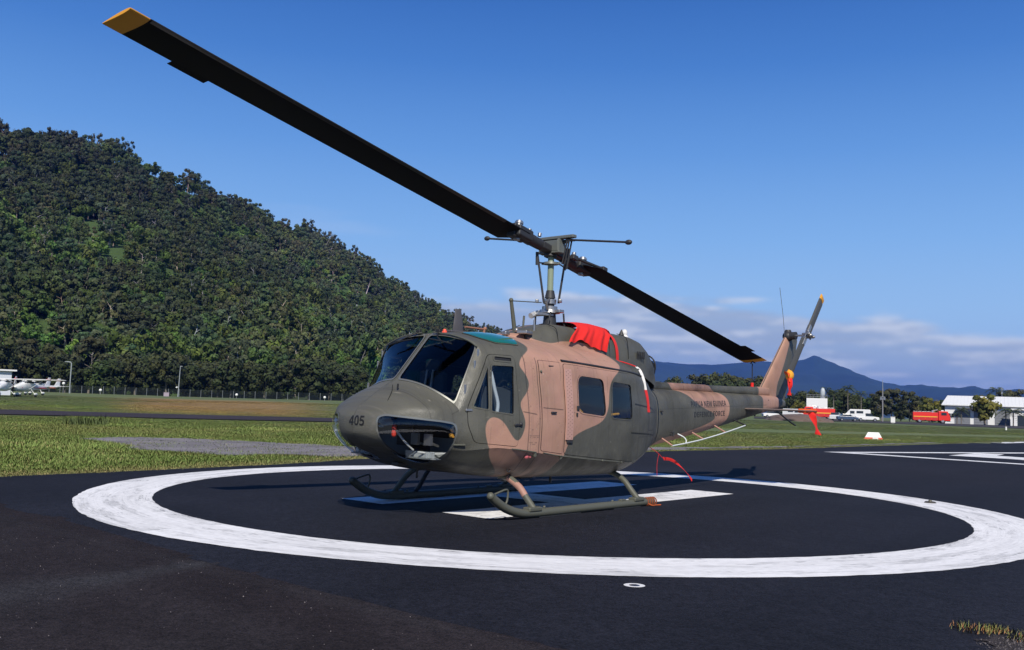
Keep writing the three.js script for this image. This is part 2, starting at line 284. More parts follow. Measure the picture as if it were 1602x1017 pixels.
// taxiway, gravel, right-hand road and spoil mound
function ribbon(near, far, n, m, tone, lift, uvs) {
  const at = (P, t) => { const f = t * (P.length - 1), i = Math.min(P.length - 2, Math.floor(f)), k = f - i; return [lerp(P[i][0], P[i + 1][0], k), lerp(P[i][1], P[i + 1][1], k)]; };
  const us = [...Array(n + 1).keys()].map(i => i / n);
  return sheet(us, u => [...Array(m + 1).keys()].map(j => { const a = at(near, u), b = at(far, u), t = j / m; return [lerp(a[0], b[0], t), lerp(a[1], b[1], t)]; }), (x, z) => groundY(x, z) + lift, tone, uvs);
}
structure('taxiway', ribbon(taxiNear, taxiFar, 120, 8, (x, z) => { const k = 0.8 + 0.5 * fbm(x * 0.3, z * 0.3, 2, 3); return [0.085 * k, 0.072 * k, 0.086 * k]; }, 0.05, 3), oldMat, 'narrow dark taxiway crossing the grass on the left');
{
  const zs = steps(9.0, 20.6, 9, 21, 0.3, 1), xs = steps(-52, -0.8, -20, -0.8, 0.28, 1), pos = [], col = [], uv = [], idx = [];
  const g0 = sheet(xs, () => zs, (x, z) => groundY(x, z) + 0.012, (x, z) => { const k = 0.65 + 0.75 * fbm(x * 1.2, z * 1.2, 2, 4); return [0.42 * k, 0.39 * k, 0.405 * k]; }, 1.4);
  const ix = g0.index.array, P = g0.attributes.position, keep = [];
  for (let k = 0; k < ix.length; k += 3) { const cx = (P.getX(ix[k]) + P.getX(ix[k + 1]) + P.getX(ix[k + 2])) / 3, cz = (P.getZ(ix[k]) + P.getZ(ix[k + 1]) + P.getZ(ix[k + 2])) / 3; if (inPoly(cx + (fbm(cx, cz, 1, 3) - 0.5) * 1.2, cz + (fbm(cx, cz, 5, 3) - 0.5) * 1.2, gravelPoly)) keep.push(ix[k], ix[k + 1], ix[k + 2]); }
  g0.setIndex(keep);
  structure('gravel_patch', g0, oldMat, 'pale grey patch of gravel in the grass behind the ring');
}
{
  const a = [1180, 1260, 1340, 1420, 1500, 1580, 1700, 1900].map(px => survey(px, 190 - (px - 1180) * 0.035)), b = [1180, 1260, 1340, 1420, 1500, 1580, 1700, 1900].map(px => survey(px, 262));
  structure('service_road', ribbon(a.map(p => [p.x, p.z]), b.map(p => [p.x, p.z]), 60, 6, (x, z) => { const k = 0.8 + 0.4 * fbm(x * 0.2, z * 0.2, 2, 3); return [0.125 * k, 0.118 * k, 0.125 * k]; }, 0.06, 3), oldMat, 'grey road passing in front of the vehicles on the right');
  const P = survey(1248, 172), L = new THREE.SphereGeometry(1, 48, 16, 0, Math.PI * 2, 0, Math.PI / 2), q = L.attributes.position;
  for (let i = 0; i < q.count; i++) { const x = q.getX(i), y = q.getY(i), z = q.getZ(i), n = 0.82 + 0.36 * fbm(x * 4 + 3, z * 4, y * 3, 4); q.setXYZ(i, x * 9.2 * n, y * 1.35 * n, z * 4.5 * n); }
  L.computeVertexNormals(); L.rotateY(0.86); L.translate(P.x, groundY(P.x, P.z) - 0.15, P.z);
  const uvp = L.attributes.uv; for (let i = 0; i < q.count; i++) uvp.setXY(i, q.getX(i), q.getZ(i));
  structure('spoil_mound', L, std(lin(0.29, 0.205, 0.165), 1, 0, { map: grain }), 'low pinkish bank of bare soil in front of the vehicles');
}
// ---------------------------------------------------------------- hill, mountains, woods
const el2y = (px, py, dist) => { const p = survey(px, dist, py); return p.y; };
const ridgePts = [[-700, 60], [-350, 135], [-150, 190], [0, 227], [60, 230], [110, 240], [190, 256], [240, 277], [290, 302], [345, 334], [400, 358], [480, 395], [560, 440], [640, 482], [700, 510], [760, 540], [820, 562], [900, 590], [980, 612], [1060, 634]];
const hillD0 = px => 262, hillD1 = px => curve1([[-700, 520], [0, 560], [300, 600], [600, 720], [800, 820], [1060, 900]], px);
function hillY(x, z) {                                            // surface of the wooded hill
  const a = azimuth(x, z), px = azPx(a), d = Math.hypot(x - EYE.x, z - EYE.z), d0 = hillD0(px), d1 = hillD1(px), y1 = Math.max(0, el2y(px, curve1(ridgePts, px), d1)), y0 = groundY(x, z);
  const s = (d - d0) / (d1 - d0), wob = (fbm(x * 0.012, z * 0.012, 4, 4) - 0.5) * 26 * sstep(0.02, 0.3, s) * sstep(1.25, 0.9, s) + (fbm(x * 0.04, z * 0.04, 9, 3) - 0.5) * 7 * sstep(0.02, 0.2, s) * sstep(1.1, 0.85, s);
  if (s <= 0) return y0; 
  if (s <= 1) return y0 + (y1 - y0) * (s * (0.72 + 0.28 * s)) + wob * Math.min(1, y1 / 60);
  return y0 + (y1 - y0) * Math.max(0, 1 - Math.pow((s - 1) / 0.9, 2)) + wob * Math.min(1, y1 / 60);
}
const openness = (x, z) => fbm(x * 0.018 + 40, z * 0.018, 3, 4) * 0.65 + fbm(x * 0.06, z * 0.06, 8, 3) * 0.35;
{
  const pos = [], col = [], uv = [], idx = [], NA = 220, ND = 110;
  for (let i = 0; i <= NA; i++) for (let j = 0; j <= ND; j++) {
    const px = lerp(-700, 1060, i / NA), d0 = hillD0(px), d1 = hillD1(px), d = lerp(d0, d0 + (d1 - d0) * 1.85, j / ND), p = survey(px, d);
    const y = hillY(p.x, p.z); pos.push(p.x, j === 0 ? groundY(p.x, p.z) - 0.3 : y, p.z); uv.push(p.x / 9, p.z / 9);
    const o = openness(p.x, p.z), n = fbm(p.x * 0.05, p.z * 0.05, 6, 3), g = sstep(0.46, 0.54, o);
    col.push(lerp(0.042, 0.092, g) * (0.7 + 0.6 * n), lerp(0.066, 0.170, g) * (0.7 + 0.6 * n), lerp(0.022, 0.036, g) * (0.7 + 0.6 * n));
  }
  for (let i = 0; i < NA; i++) for (let j = 0; j < ND; j++) { const a = i * (ND + 1) + j, b = a + 1, c = a + ND + 1, d = c + 1; idx.push(a, c, b, b, c, d); }
  const g = new THREE.BufferGeometry(); g.setAttribute('position', new THREE.Float32BufferAttribute(pos, 3)); g.setAttribute('color', new THREE.Float32BufferAttribute(col, 3)); g.setAttribute('uv', new THREE.Float32BufferAttribute(uv, 2)); g.setIndex(idx); g.computeVertexNormals();
  structure('hill', g, new THREE.MeshStandardMaterial({ vertexColors: true, roughness: 1, map: grain, side: THREE.DoubleSide }), 'steep forested hill rising behind the airfield on the left');
}
{
  // far range: a continuous relief with the peak and spurs of the skyline
  const sky = [[-900, 560], [300, 600], [700, 600], [900, 585], [1007, 563], [1030, 565], [1056, 568], [1090, 570], [1113, 571], [1150, 568], [1180, 565], [1203, 565], [1240, 566], [1263, 559], [1272, 556], [1282, 557], [1297, 565], [1318, 573], [1338, 582], [1376, 596], [1413, 603], [1440, 601], [1470, 605], [1500, 606], [1526, 603], [1541, 608], [1570, 609], [1602, 608], [1700, 612], [1900, 600], [2300, 590]];
  const pos = [], col = [], idx = [], NA = 520, ND = 46;
  for (let i = 0; i <= NA; i++) for (let j = 0; j <= ND; j++) {
    const px = lerp(600, 2100, i / NA), t = j / ND, ridge = 6800 + 700 * Math.sin(px * 0.006 + 1), d = lerp(4300, 8600, t), p = survey(px, d);
    const crest = el2y(px, curve1(sky, px), ridge) * (1 + 0), q = (d - 4300) / (ridge - 4300);
    const n = fbm(p.x * 0.0011, p.z * 0.0011, 2, 5) - 0.5, n2 = fbm(p.x * 0.004, p.z * 0.004, 7, 4) - 0.5;
    const spur = Math.abs(Math.sin(px * 0.021 + 2 * fbm(px * 0.01, 3, d * 0.0006, 3) + d * 0.0006)) - 0.55;
    let y = q < 1 ? crest * Math.pow(q, 1.25) : crest * Math.max(0, 1 - (q - 1) * 1.1);
    y += (n * 170 + n2 * 60 + spur * 90) * Math.sin(Math.PI * clamp(q, 0, 1)) * clamp(crest / 300, 0.3, 1) + n2 * 10;
    pos.push(p.x, Math.max(-2, y), p.z); const k = 0.6 + 0.9 * fbm(p.x * 0.0025, p.z * 0.0025, 4, 4); col.push(0.018 * k, 0.034 * k, 0.020 * k);
  }
  for (let i = 0; i < NA; i++) for (let j = 0; j < ND; j++) { const a = i * (ND + 1) + j, b = a + 1, c = a + ND + 1, d = c + 1; idx.push(a, c, b, b, c, d); }
  const g = new THREE.BufferGeometry(); g.setAttribute('position', new THREE.Float32BufferAttribute(pos, 3)); g.setAttribute('color', new THREE.Float32BufferAttribute(col, 3)); g.setIndex(idx); g.computeVertexNormals();
  structure('mountains', g, new THREE.MeshStandardMaterial({ vertexColors: true, roughness: 1, side: THREE.DoubleSide }), 'blue hazy mountain range with one pointed peak far behind the tail');
}
// --- trees
// leaf sprays in lumps round limb ends: each spray is a small bent face
function crownGeo(seed, { h = 9, w = 6, base = 2.6, clumps = 12, sprays = 60, leaf = 0.42, droop = 0.2, tone = [0.050, 0.072, 0.026], var_ = 0.35, flat = 0.75, top = 1 }) {
  const R = rng(seed), pos = [], col = [], nor = [], idx = [], C = [];
  for (let i = 0; i < clumps; i++) { const t = (i + 0.5) / clumps, a = i * 2.4 + R() * 1.2, y = lerp(base + 0.9, h - 0.8, Math.pow(t, 0.85)) + (R() - .5) * 0.8, rad = w / 2 * Math.sqrt(Math.max(0.05, 1 - Math.pow(Math.abs((y - base) / (h - base) - 0.48) / 0.62, 2))) * (0.35 + 0.65 * R()); C.push([Math.cos(a) * rad, y, Math.sin(a) * rad, (0.75 + 0.7 * R()) * w / 6]); }
  for (const [cx, cy, cz, cr] of C) {
    const tn = 1 + (R() - 0.5) * 2 * var_, warm = (R() - .5) * 0.24;
    for (let k = 0; k < sprays; k++) {
      const u = R() * 2 - 1, ph = R() * Math.PI * 2, q = Math.sqrt(1 - u * u), rr = cr * (0.30 + 0.95 * Math.pow(R(), 0.75)), x = cx + q * Math.cos(ph) * rr, y = cy + u * rr * flat - droop * R() * R(), z = cz + q * Math.sin(ph) * rr;
      const s = leaf * (0.6 + 0.8 * R()), n = V(q * Math.cos(ph) + (R() - .5) * .9, u + (R() - .5) * .9 + 0.2, q * Math.sin(ph) + (R() - .5) * .9).normalize(), t = V(R() - .5, R() - .5, R() - .5).cross(n).normalize(), b = V().crossVectors(n, t), o = pos.length / 3;
      const P = (i, j, l) => pos.push(x + t.x * i * s + b.x * j * s + n.x * l * s, y + t.y * i * s + b.y * j * s + n.y * l * s, z + t.z * i * s + b.z * j * s + n.z * l * s);
      P(-1, -.2, -.15); P(.1, -.75, 0.05); P(1, .1, -.2); P(0, .7, .05); P(0, 0, .22);
      idx.push(o, o + 1, o + 4, o + 1, o + 2, o + 4, o + 2, o + 3, o + 4, o + 3, o, o + 4);
      const kk = tn * (0.75 + 0.5 * R()); for (let c = 0; c < 5; c++) nor.push(n.x * .55 + q * Math.cos(ph) * .45, n.y * .55 + u * .45, n.z * .55 + q * Math.sin(ph) * .45), col.push(tone[0] * kk * (1 + warm), tone[1] * kk, tone[2] * kk * (1 - warm));
    }
  }
  const g = new THREE.BufferGeometry(); g.setAttribute('position', new THREE.Float32BufferAttribute(pos, 3)); g.setAttribute('color', new THREE.Float32BufferAttribute(col, 3)); g.setAttribute('normal', new THREE.Float32BufferAttribute(nor, 3)); g.setIndex(idx); g.userData.clumps = C; return g;
}
function trunkGeo(clumps, h, r, seed, c = [0.20, 0.175, 0.15]) {
  const R = rng(seed), g = [], topY = h * 0.72, bend = (R() - .5) * 0.9, mid = [bend * .6, topY * .5, (R() - .5) * .6], top = [bend, topY, (R() - .5) * .8];
  const c1 = new THREE.CatmullRomCurve3([V(0, -0.3, 0), V(...mid), V(...top)]);
  for (let i = 0; i < 4; i++) { const a = c1.getPoint(i / 4), b = c1.getPoint((i + 1) / 4); g.push(rod([a.x, a.y, a.z], [b.x, b.y, b.z], r * (1 - i * .2), r * (1 - (i + 1) * .2), 7, true)); }
  for (const [x, y, z] of clumps.filter((_, i) => i % 2 === 0)) { const s = c1.getPoint(clamp((y - 1.6) / topY, .3, .95)); g.push(rod([s.x, s.y, s.z], [x * .85, y - .2, z * .85], r * .34, r * .10, 5, true)); }
  const m = mergeGeometries(g.map(q => q.toNonIndexed())), n = m.attributes.position.count, col = new Float32Array(n * 3); for (let i = 0; i < n; i++) { const k = .8 + .4 * hash3(i / 3 | 0, seed, 1); col[3 * i] = c[0] * k; col[3 * i + 1] = c[1] * k; col[3 * i + 2] = c[2] * k; }
  m.setAttribute('color', new THREE.BufferAttribute(col, 3)); m.deleteAttribute('uv'); return m;
}
const LEAF = new THREE.MeshPhysicalMaterial({ vertexColors: true, roughness: .75, side: THREE.DoubleSide, transmission: 0.42, thickness: 0, specularIntensity: .25 });
const BARK = std(lin(1, 1, 1), .95, 0, { vertexColors: true });
{
  // the wood on the hill: too many crowns to count
  const kinds = [
    { h: 9.5, w: 7.2, clumps: 11, sprays: 54, leaf: .46, tone: [.064, .094, .028], var_: .25 },
    { h: 11, w: 6.6, clumps: 12, sprays: 50, leaf: .46, tone: [.058, .084, .030], flat: .6, var_: .25 },
    { h: 8, w: 7.6, clumps: 11, sprays: 54, leaf: .46, tone: [.074, .114, .028], var_: .25 },
    { h: 10, w: 5, clumps: 8, sprays: 44, leaf: .42, tone: [.080, .098, .040], flat: .9, var_: .25 },
    { h: 5.5, w: 5.8, clumps: 9, sprays: 54, leaf: .44, tone: [.078, .140, .028], base: .8, var_: .25 },
    { h: 12, w: 5.6, clumps: 8, sprays: 40, leaf: .42, tone: [.074, .086, .040], base: 5, var_: .25 },
  ].map((k, i) => { const c = crownGeo(900 + i * 7, k), t = trunkGeo(c.userData.clumps, k.h, .20, 40 + i, i === 5 || i === 3 ? [.46, .43, .38] : [.24, .21, .18]); const cc = c.toNonIndexed(); return mergeGeometries([cc, t]); });
  const R = rng(4242), lists = kinds.map(() => []);
  let tries = 0;
  while (tries++ < 26000) {
    const px = lerp(-620, 1010, R()), d0 = hillD0(px) + 14, d1 = hillD1(px) * 1.03, d = Math.sqrt(lerp(d0 * d0, d1 * d1, R())), p = survey(px, d), o = openness(p.x, p.z), s = (d - d0) / (d1 - d0);
    const gap = sstep(.47, .54, o); if (R() < gap * .86) continue;
    if (R() < 0.50 * sstep(450, 800, d) - 0.1) continue;
    if (tries > 20500) break;
    const dark = sstep(.35, .62, fbm(p.x * .02 + 9, p.z * .02, 5, 3)), k = R() < .24 + gap * .4 ? 4 : R() < .16 ? 5 : R() < .18 ? 3 : R() < .3 ? 2 : R() < .5 ? 1 : 0;
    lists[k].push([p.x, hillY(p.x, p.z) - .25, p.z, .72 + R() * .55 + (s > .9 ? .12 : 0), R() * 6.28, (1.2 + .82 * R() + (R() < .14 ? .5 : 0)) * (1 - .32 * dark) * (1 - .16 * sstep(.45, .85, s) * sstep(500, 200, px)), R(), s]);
  }
  const root = new THREE.Group(); root.name = 'hillside_forest'; root.userData = { kind: 'stuff', label: 'dense mixed bush covering the hill on the left' }; scene.add(root);
  lists.forEach((L, k) => {
    const im = new THREE.InstancedMesh(kinds[k], LEAF, L.length), m = new THREE.Matrix4(), q = new THREE.Quaternion(), c = new THREE.Color();
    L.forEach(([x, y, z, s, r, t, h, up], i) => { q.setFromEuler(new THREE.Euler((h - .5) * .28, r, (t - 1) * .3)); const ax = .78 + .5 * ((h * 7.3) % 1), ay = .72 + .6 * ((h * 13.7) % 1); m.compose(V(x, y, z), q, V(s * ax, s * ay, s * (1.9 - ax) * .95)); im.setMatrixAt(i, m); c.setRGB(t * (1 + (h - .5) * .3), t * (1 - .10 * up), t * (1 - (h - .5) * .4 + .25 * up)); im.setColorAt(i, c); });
    im.name = 'bush_crowns'; im.userData.kind = 'stuff'; root.add(im);
  });
}
// trees that stand singly: along the foot of the hill, and the belt behind the vehicles
const treeKinds = [
  { h: 11, w: 8, base: 1.0, clumps: 26, sprays: 95, leaf: .40, tone: [.070, .082, .032] },
  { h: 9.5, w: 7.5, base: .6, clumps: 24, sprays: 95, leaf: .40, tone: [.062, .078, .027] },
  { h: 12.5, w: 7, base: 1.6, clumps: 24, sprays: 90, leaf: .40, tone: [.086, .090, .042], flat: .65 },
  { h: 8, w: 7.5, base: .4, clumps: 22, sprays: 95, leaf: .38, tone: [.064, .094, .027] },
  { h: 7, w: 5, base: .8, clumps: 16, sprays: 90, leaf: .34, tone: [.17, .165, .036] },
].map((k, i) => { const c = crownGeo(300 + i * 13, k); return { crown: c, trunk: trunkGeo(c.userData.clumps, k.h, .26, 70 + i), h: k.h }; });
const treeProto = {};
function tree(kind, x, z, scale, turn, label, group, name = 'tree', y = null) {
  const key = name + kind; let t;
  if (!treeProto[key]) { t = thing(name, label, 'tree', [0, 0, 0], 0, group); part('crown', treeKinds[kind].crown, LEAF, t); part('trunk', treeKinds[kind].trunk, BARK, t); treeProto[key] = t; }
  else t = copyOf(treeProto[key], name, label, group);
  t.position.set(x, (y ?? groundY(x, z)) - .05, z); t.rotation.y = turn; t.scale.setScalar(scale); return t;
}
{
  const R = rng(515);
  for (let px = -330; px < 1010; px += 13 + R() * 9) { const d = 247 + R() * 22, p = survey(px, d), k = R() < .32 ? 0 : R() < .45 ? 1 : R() < .5 ? 3 : 2; tree(k, p.x, p.z, (px < 560 ? .82 : .55) + R() * .34, R() * 6.28, 'dark green bushy tree in the row along the foot of the forested hill', 'trees along the foot of the hill', 'edge_tree'); }
  for (let px = 1020; px < 1700; px += 9 + R() * 9) { const d = 292 + R() * 40, p = survey(px, d), k = R() < .3 ? 0 : R() < .4 ? 1 : R() < .6 ? 3 : 2; tree(k, p.x, p.z, (px > 1500 ? .58 : px < 1200 ? .92 : .60) + R() * .28, R() * 6.28, 'dark green tree in the belt behind the vehicles on the right', 'tree belt behind the vehicles', 'belt_tree'); }
  for (const [px, s, w] of [[1249, .75, 'taller yellowish tree nearest the tail fin, before the dark belt'], [1262, .6, 'lower yellowish tree touching the left side of the white cabin']]) { const p = survey(px, 283); tree(4, p.x, p.z, s, px, w, null, 'pale_tree'); }
  { const p = survey(1456, 285); tree(4, p.x, p.z, 1.0, 2, 'yellow flowering tree behind the long red fire truck', null, 'flowering_tree'); }
  { const p = survey(1541, 236); tree(4, p.x, p.z, 1.02, 1, 'tall yellow green tree in front of the white hangar', null, 'hangar_tree'); }
}
// bare dead tree on the skyline of the hill
{
  const p = survey(497, 655), t = thing('dead_tree', 'bare branched dead tree standing on the skyline of the hill', 'tree', [p.x, hillY(p.x, p.z) - .5, p.z]), R = rng(8), g = [];
  const br = (a, d, L, r, n) => { const b = a.clone().addScaledVector(d, L); g.push(rod([a.x, a.y, a.z], [b.x, b.y, b.z], r, r * .65, 6)); if (n) for (let i = 0; i < 3; i++) br(b, d.clone().add(V((R() - .5) * 1.5, (R() - .2) * .7, (R() - .5) * 1.5)).normalize(), L * .62, r * .6, n - 1); };
  br(V(0, 0, 0), V(.05, 1, 0).normalize(), 9, .3, 3); part('branches', g, std(lin(.16, .15, .14), .9), t);
}
// palms by the hangar
function palmGeo(seed, n = 15, L = 2.6) {
  const R = rng(seed), pos = [], idx = [];
  for (let i = 0; i < n; i++) {
    const a = i / n * 6.28 + R() * .4, el = .9 - 1.1 * (i % 3) / 2 + R() * .25, len = L * (.8 + .35 * R()), pts = [];
    for (let k = 0; k <= 8; k++) { const s = k / 8, r = len * s * Math.cos(el) * (1 - .12 * s), y = len * (Math.sin(el) * s - .75 * s * s); pts.push([Math.cos(a) * r, y, Math.sin(a) * r]); }
    for (let k = 1; k < 8; k++) for (const sd of [-1, 1]) for (let q = 0; q < 2; q++) { const P = pts[k], w = .62 * Math.sin(Math.PI * (k / 8) ** .7) + .12, o = pos.length / 3, ox = -Math.sin(a) * sd, oz = Math.cos(a) * sd, f = (q - .5) * .12; pos.push(P[0] + Math.cos(a) * (f - .05), P[1], P[2] + Math.sin(a) * (f - .05), P[0] + Math.cos(a) * (f + .07), P[1], P[2] + Math.sin(a) * (f + .07), P[0] + ox * w + Math.cos(a) * .35, P[1] - .32 * w - R() * .12, P[2] + oz * w + Math.sin(a) * .35); idx.push(o, o + 1, o + 2); }
  }
  const g = new THREE.BufferGeometry(); g.setAttribute('position', new THREE.Float32BufferAttribute(pos, 3)); g.setIndex(idx); g.computeVertexNormals(); return g;
}
{
  const FR = std(lin(.065, .085, .026), .6, 0, { side: THREE.DoubleSide }), TR = std(lin(.16, .14, .12), .9);
  const list = [[1504, 232, 3.2, .95, 'leaning palm in front of the left end of the white hangar'], [1497, 238, 2.1, .8, 'short palm at the left corner of the white hangar'], [1573, 230, 3.4, .9, 'slim palm left of the widest palm by the white hangar'], [1585, 229, 3.0, 1.3, 'wide spreading palm before the right end of the white hangar']];
  for (const [px, h, s, label] of [[1294, 8.2, 1.25, 'tall dark palm rising behind the white cabin, right of its dome'], [1305, 7.6, 1.1, 'lower dark palm right of the one behind the white cabin'], [1327, 8.9, 1.35, 'tall dark palm above the white van'], [1347, 7.4, 1.15, 'dark palm above the white pickup'], [1558, 9.2, 1.5, 'dark palm showing over the roof of the white hangar']]) list.push([px, 286, h, s, label]);
  list.forEach(([px, d, h, s, label], i) => { const p = survey(px, d), t = thing('palm_tree', label, 'palm', [p.x, groundY(p.x, p.z) - .05, p.z], i); part('crown', palmGeo(60 + i).scale(s, s, s).translate(.15 * h * (i === 0 ? .6 : .1), h, 0), FR, t); part('trunk', tube([[0, 0, 0], [.02 * h, h * .5, 0], [.15 * h * (i === 0 ? .6 : .1), h, 0]], .13, 12, 7), TR, t); });
}
// ---------------------------------------------------------------- the helicopter
const heli = thing('helicopter', 'olive and pinkish brown camouflaged army helicopter on skids in the white ring', 'helicopter', [0, 0, 0]);
// --- camouflage, lettering, seams: flat colour laid on from the side, one half of the sheet per side
const SX0 = -9.3, SXW = 13.5, SYH = 3.4;
function closedCurve(g, pts) { const n = pts.length; g.beginPath(); for (let i = 0; i <= n; i++) { const p = pts[i % n], q = pts[(i + 1) % n], mx = (p[0] + q[0]) / 2, my = (p[1] + q[1]) / 2; i ? g.quadraticCurveTo(p[0], p[1], mx, my) : g.moveTo(mx, my); } g.fill(); }
const OLIVE = '#57564d', PINK = '#b38a75', DKOLIVE = '#4b4c46';
const skinCanvas = canvas(2048, 1024, (g, W, H) => {
  for (const half of [0, 1]) {                                    // 0: upper half of the sheet = port
    g.save(); g.beginPath(); g.rect(0, half * 512, W, 512); g.clip();
    g.translate(0, half * 512 + 512); g.scale(W / SXW, -512 / SYH); g.translate(-SX0, 0);
    g.fillStyle = OLIVE; g.fillRect(-10, -1, 15, 5);
    g.fillStyle = PINK;
    // big patch over the cabin side
    closedCurve(g, [[1.45, 2.40], [1.62, 2.22], [1.85, 2.12], [1.945, 2.06], [2.01, 1.958], [1.90, 1.854], [1.84, 1.73], [1.915, 1.6], [2.04, 1.49], [2.04, 1.41], [1.99, 1.31], [1.96, 1.19], [2.03, 1.01], [2.113, 0.98], [2.21, 1.06], [2.325, 1.21], [2.42, 1.275], [2.535, 1.285], [2.62, 1.18], [2.58, 0.98], [2.44, 0.735], [2.05, 0.49], [2.0, 0.3], [1.2, 0.3], [1.21, 0.48], [1.18, 0.67], [1.12, 0.86], [0.985, 1.03], [0.70, 1.135], [0.27, 1.235], [0.12, 1.43], [0.07, 1.7], [-0.02, 1.88], [-0.32, 2.03], [-0.44, 2.1], [-0.5, 2.22], [-0.75, 2.36], [-0.3, 2.42], [0.3, 2.42], [0.5, 2.36], [0.75, 2.38], [0.92, 2.44], [1.1, 2.53], [1.28, 2.50]]);
    // underside of the nose side and a patch on the boom
    closedCurve(g, [[-3.36, 2.0], [-3.42, 1.84], [-3.7, 1.75], [-3.92, 1.60], [-4.28, 1.49], [-4.66, 1.42], [-4.72, 1.33], [-4.60, 1.25], [-3.9, 1.10], [-3.3, 1.02], [-2.62, 0.93], [-2.5, 0.6], [-4.2, 0.7], [-4.75, 1.06], [-5.06, 1.17], [-5.30, 1.32], [-5.36, 1.57], [-5.22, 1.78], [-4.95, 1.86], [-4.85, 2.02]]);
    // fin
    g.beginPath(); g.moveTo(-7.0, 1.4); g.lineTo(-7.0, 2.3); g.lineTo(-8.4, 3.5); g.lineTo(-8.85, 3.5); g.quadraticCurveTo(-8.35, 2.5, -8.02, 2.15); g.quadraticCurveTo(-7.85, 1.9, -7.98, 1.4); g.fill();
    // doghouse: small pink streak at its foot
    closedCurve(g, [[-0.3, 2.36], [0.1, 2.30], [0.4, 2.25], [0.4, 2.38], [0.05, 2.40]]);
    // weathering: soft broad tone, fine streaks running down, grime below
    const R = rng(77 + half);
    for (let i = 0; i < 900; i++) { const x = SX0 + R() * SXW, y = R() * 2.6 + 0.3, r = 0.05 + R() * 0.35; const gr = g.createRadialGradient(x, y, 0, x, y, r); const d = R() < 0.5; gr.addColorStop(0, d ? 'rgba(20,18,14,0.055)' : 'rgba(215,205,190,0.045)'); gr.addColorStop(1, 'rgba(0,0,0,0)'); g.fillStyle = gr; g.fillRect(x - r, y - r, 2 * r, 2 * r); }
    for (let i = 0; i < 800; i++) { const x = SX0 + R() * SXW, y = 0.6 + R() * 1.9, l = 0.08 + R() * 0.4; g.fillStyle = R() < 0.65 ? `rgba(25,20,16,${0.04 + R() * 0.10})` : `rgba(220,210,195,${0.02 + R() * 0.05})`; g.fillRect(x, y - l, 0.004 + R() * 0.014, l); }
    for (let i = 0; i < 420; i++) { const x = SX0 + R() * SXW, y = 0.5 + R() * 2.0; g.fillStyle = `rgba(${R() < 0.5 ? '30,26,22' : '200,190,175'},${0.1 + R() * 0.25})`; g.fillRect(x, y, 0.008 + R() * 0.02, 0.006 + R() * 0.014); }
    // seams: overlapping skins show as hairlines
    g.strokeStyle = 'rgba(24,22,19,0.60)'; g.lineWidth = 0.010;
    const ln = (...p) => { g.beginPath(); g.moveTo(p[0], p[1]); for (let i = 2; i < p.length; i += 2) g.lineTo(p[i], p[i + 1]); g.stroke(); };
    ln(1.9, 2.1, 1.9, 0.55); ln(1.69, 2.08, 1.69, 0.5); ln(1.62, 1.42, 1.2, 1.40); ln(2.0, 1.36, 1.75, 1.33); g.lineWidth = 0.022; g.strokeStyle = 'rgba(14,13,12,0.75)'; ln(-0.62, 1.515, -1.2, 1.47, -1.95, 1.39); ln(-0.50, 1.085, -1.2, 1.06, -1.95, 1.02); g.lineWidth = 0.012; g.strokeStyle = 'rgba(18,17,15,0.55)'; g.strokeRect(-1.72, 1.12, 0.55, 0.28); g.lineWidth = 0.008; g.strokeStyle = 'rgba(24,22,19,0.42)';
    ln(-0.75, 1.9, -0.80, 0.6); ln(-1.15, 2.1, -1.15, 0.55); ln(-1.75, 2.05, -1.75, 0.6); ln(-2.3, 1.9, -2.3, 0.75);
    ln(-0.9, 1.50, -2.3, 1.42); ln(-0.8, 1.02, -2.3, 1.04);
    for (const x of [-3.1, -3.9, -4.7, -5.5, -6.2, -6.9]) ln(x, 0.8, x, 2.0);
    ln(-2.5, 1.45, -7.2, 1.62); ln(2.95, 0.95, 3.6, 1.0); ln(3.3, 0.75, 3.36, 1.6);
    ln(2.9, 1.36, 3.05, 1.3);
    // rivet rows
    g.fillStyle = 'rgba(30,27,23,0.30)';
    const rv = (x0, y0, x1, y1, s = 0.045) => { const L = Math.hypot(x1 - x0, y1 - y0), n = L / s | 0; for (let i = 0; i <= n; i++) g.fillRect(lerp(x0, x1, i / n) - 0.004, lerp(y0, y1, i / n) - 0.004, 0.008, 0.008); };
    rv(1.88, 2.05, 1.88, 0.6); rv(1.74, 2.05, 1.74, 0.6); rv(-1.12, 2.0, -1.12, 0.6); rv(-1.78, 2.0, -1.78, 0.65); rv(-2.5, 1.48, -7.2, 1.64); rv(-2.5, 1.2, -6.4, 1.42); rv(1.7, 0.72, -0.8, 0.58); rv(1.5, 2.2, -0.9, 2.1);
    for (const x of [-3.07, -3.87, -4.67, -5.47, -6.17]) rv(x, 0.85, x, 1.8);
    // stencilled notes: hairline rows only, too small to read
    g.fillStyle = 'rgba(35,30,26,0.5)';
    const rows = (x, y, w, n) => { for (let k = 0; k < n; k++) for (let i = 0; i < w / 0.016; i++) if (R() > 0.25) g.fillRect(x - i * 0.016, y - k * 0.022, 0.010, 0.011); };
    rows(1.86, 1.045, 0.17, 2); rows(1.86, 0.955, 0.16, 2); rows(1.0, 1.36, 0.08, 2);
    // grime towards the belly and soot by the exhaust
    for (let i = 0; i < 260; i++) { const x = -2.4 + R() * 5, y = 0.42 + R() * R() * 0.35, r = 0.03 + R() * 0.16; const gr = g.createRadialGradient(x, y, 0, x, y, r); gr.addColorStop(0, 'rgba(22,17,12,0.16)'); gr.addColorStop(1, 'rgba(0,0,0,0)'); g.fillStyle = gr; g.fillRect(x - r, y - r, 2 * r, 2 * r); }
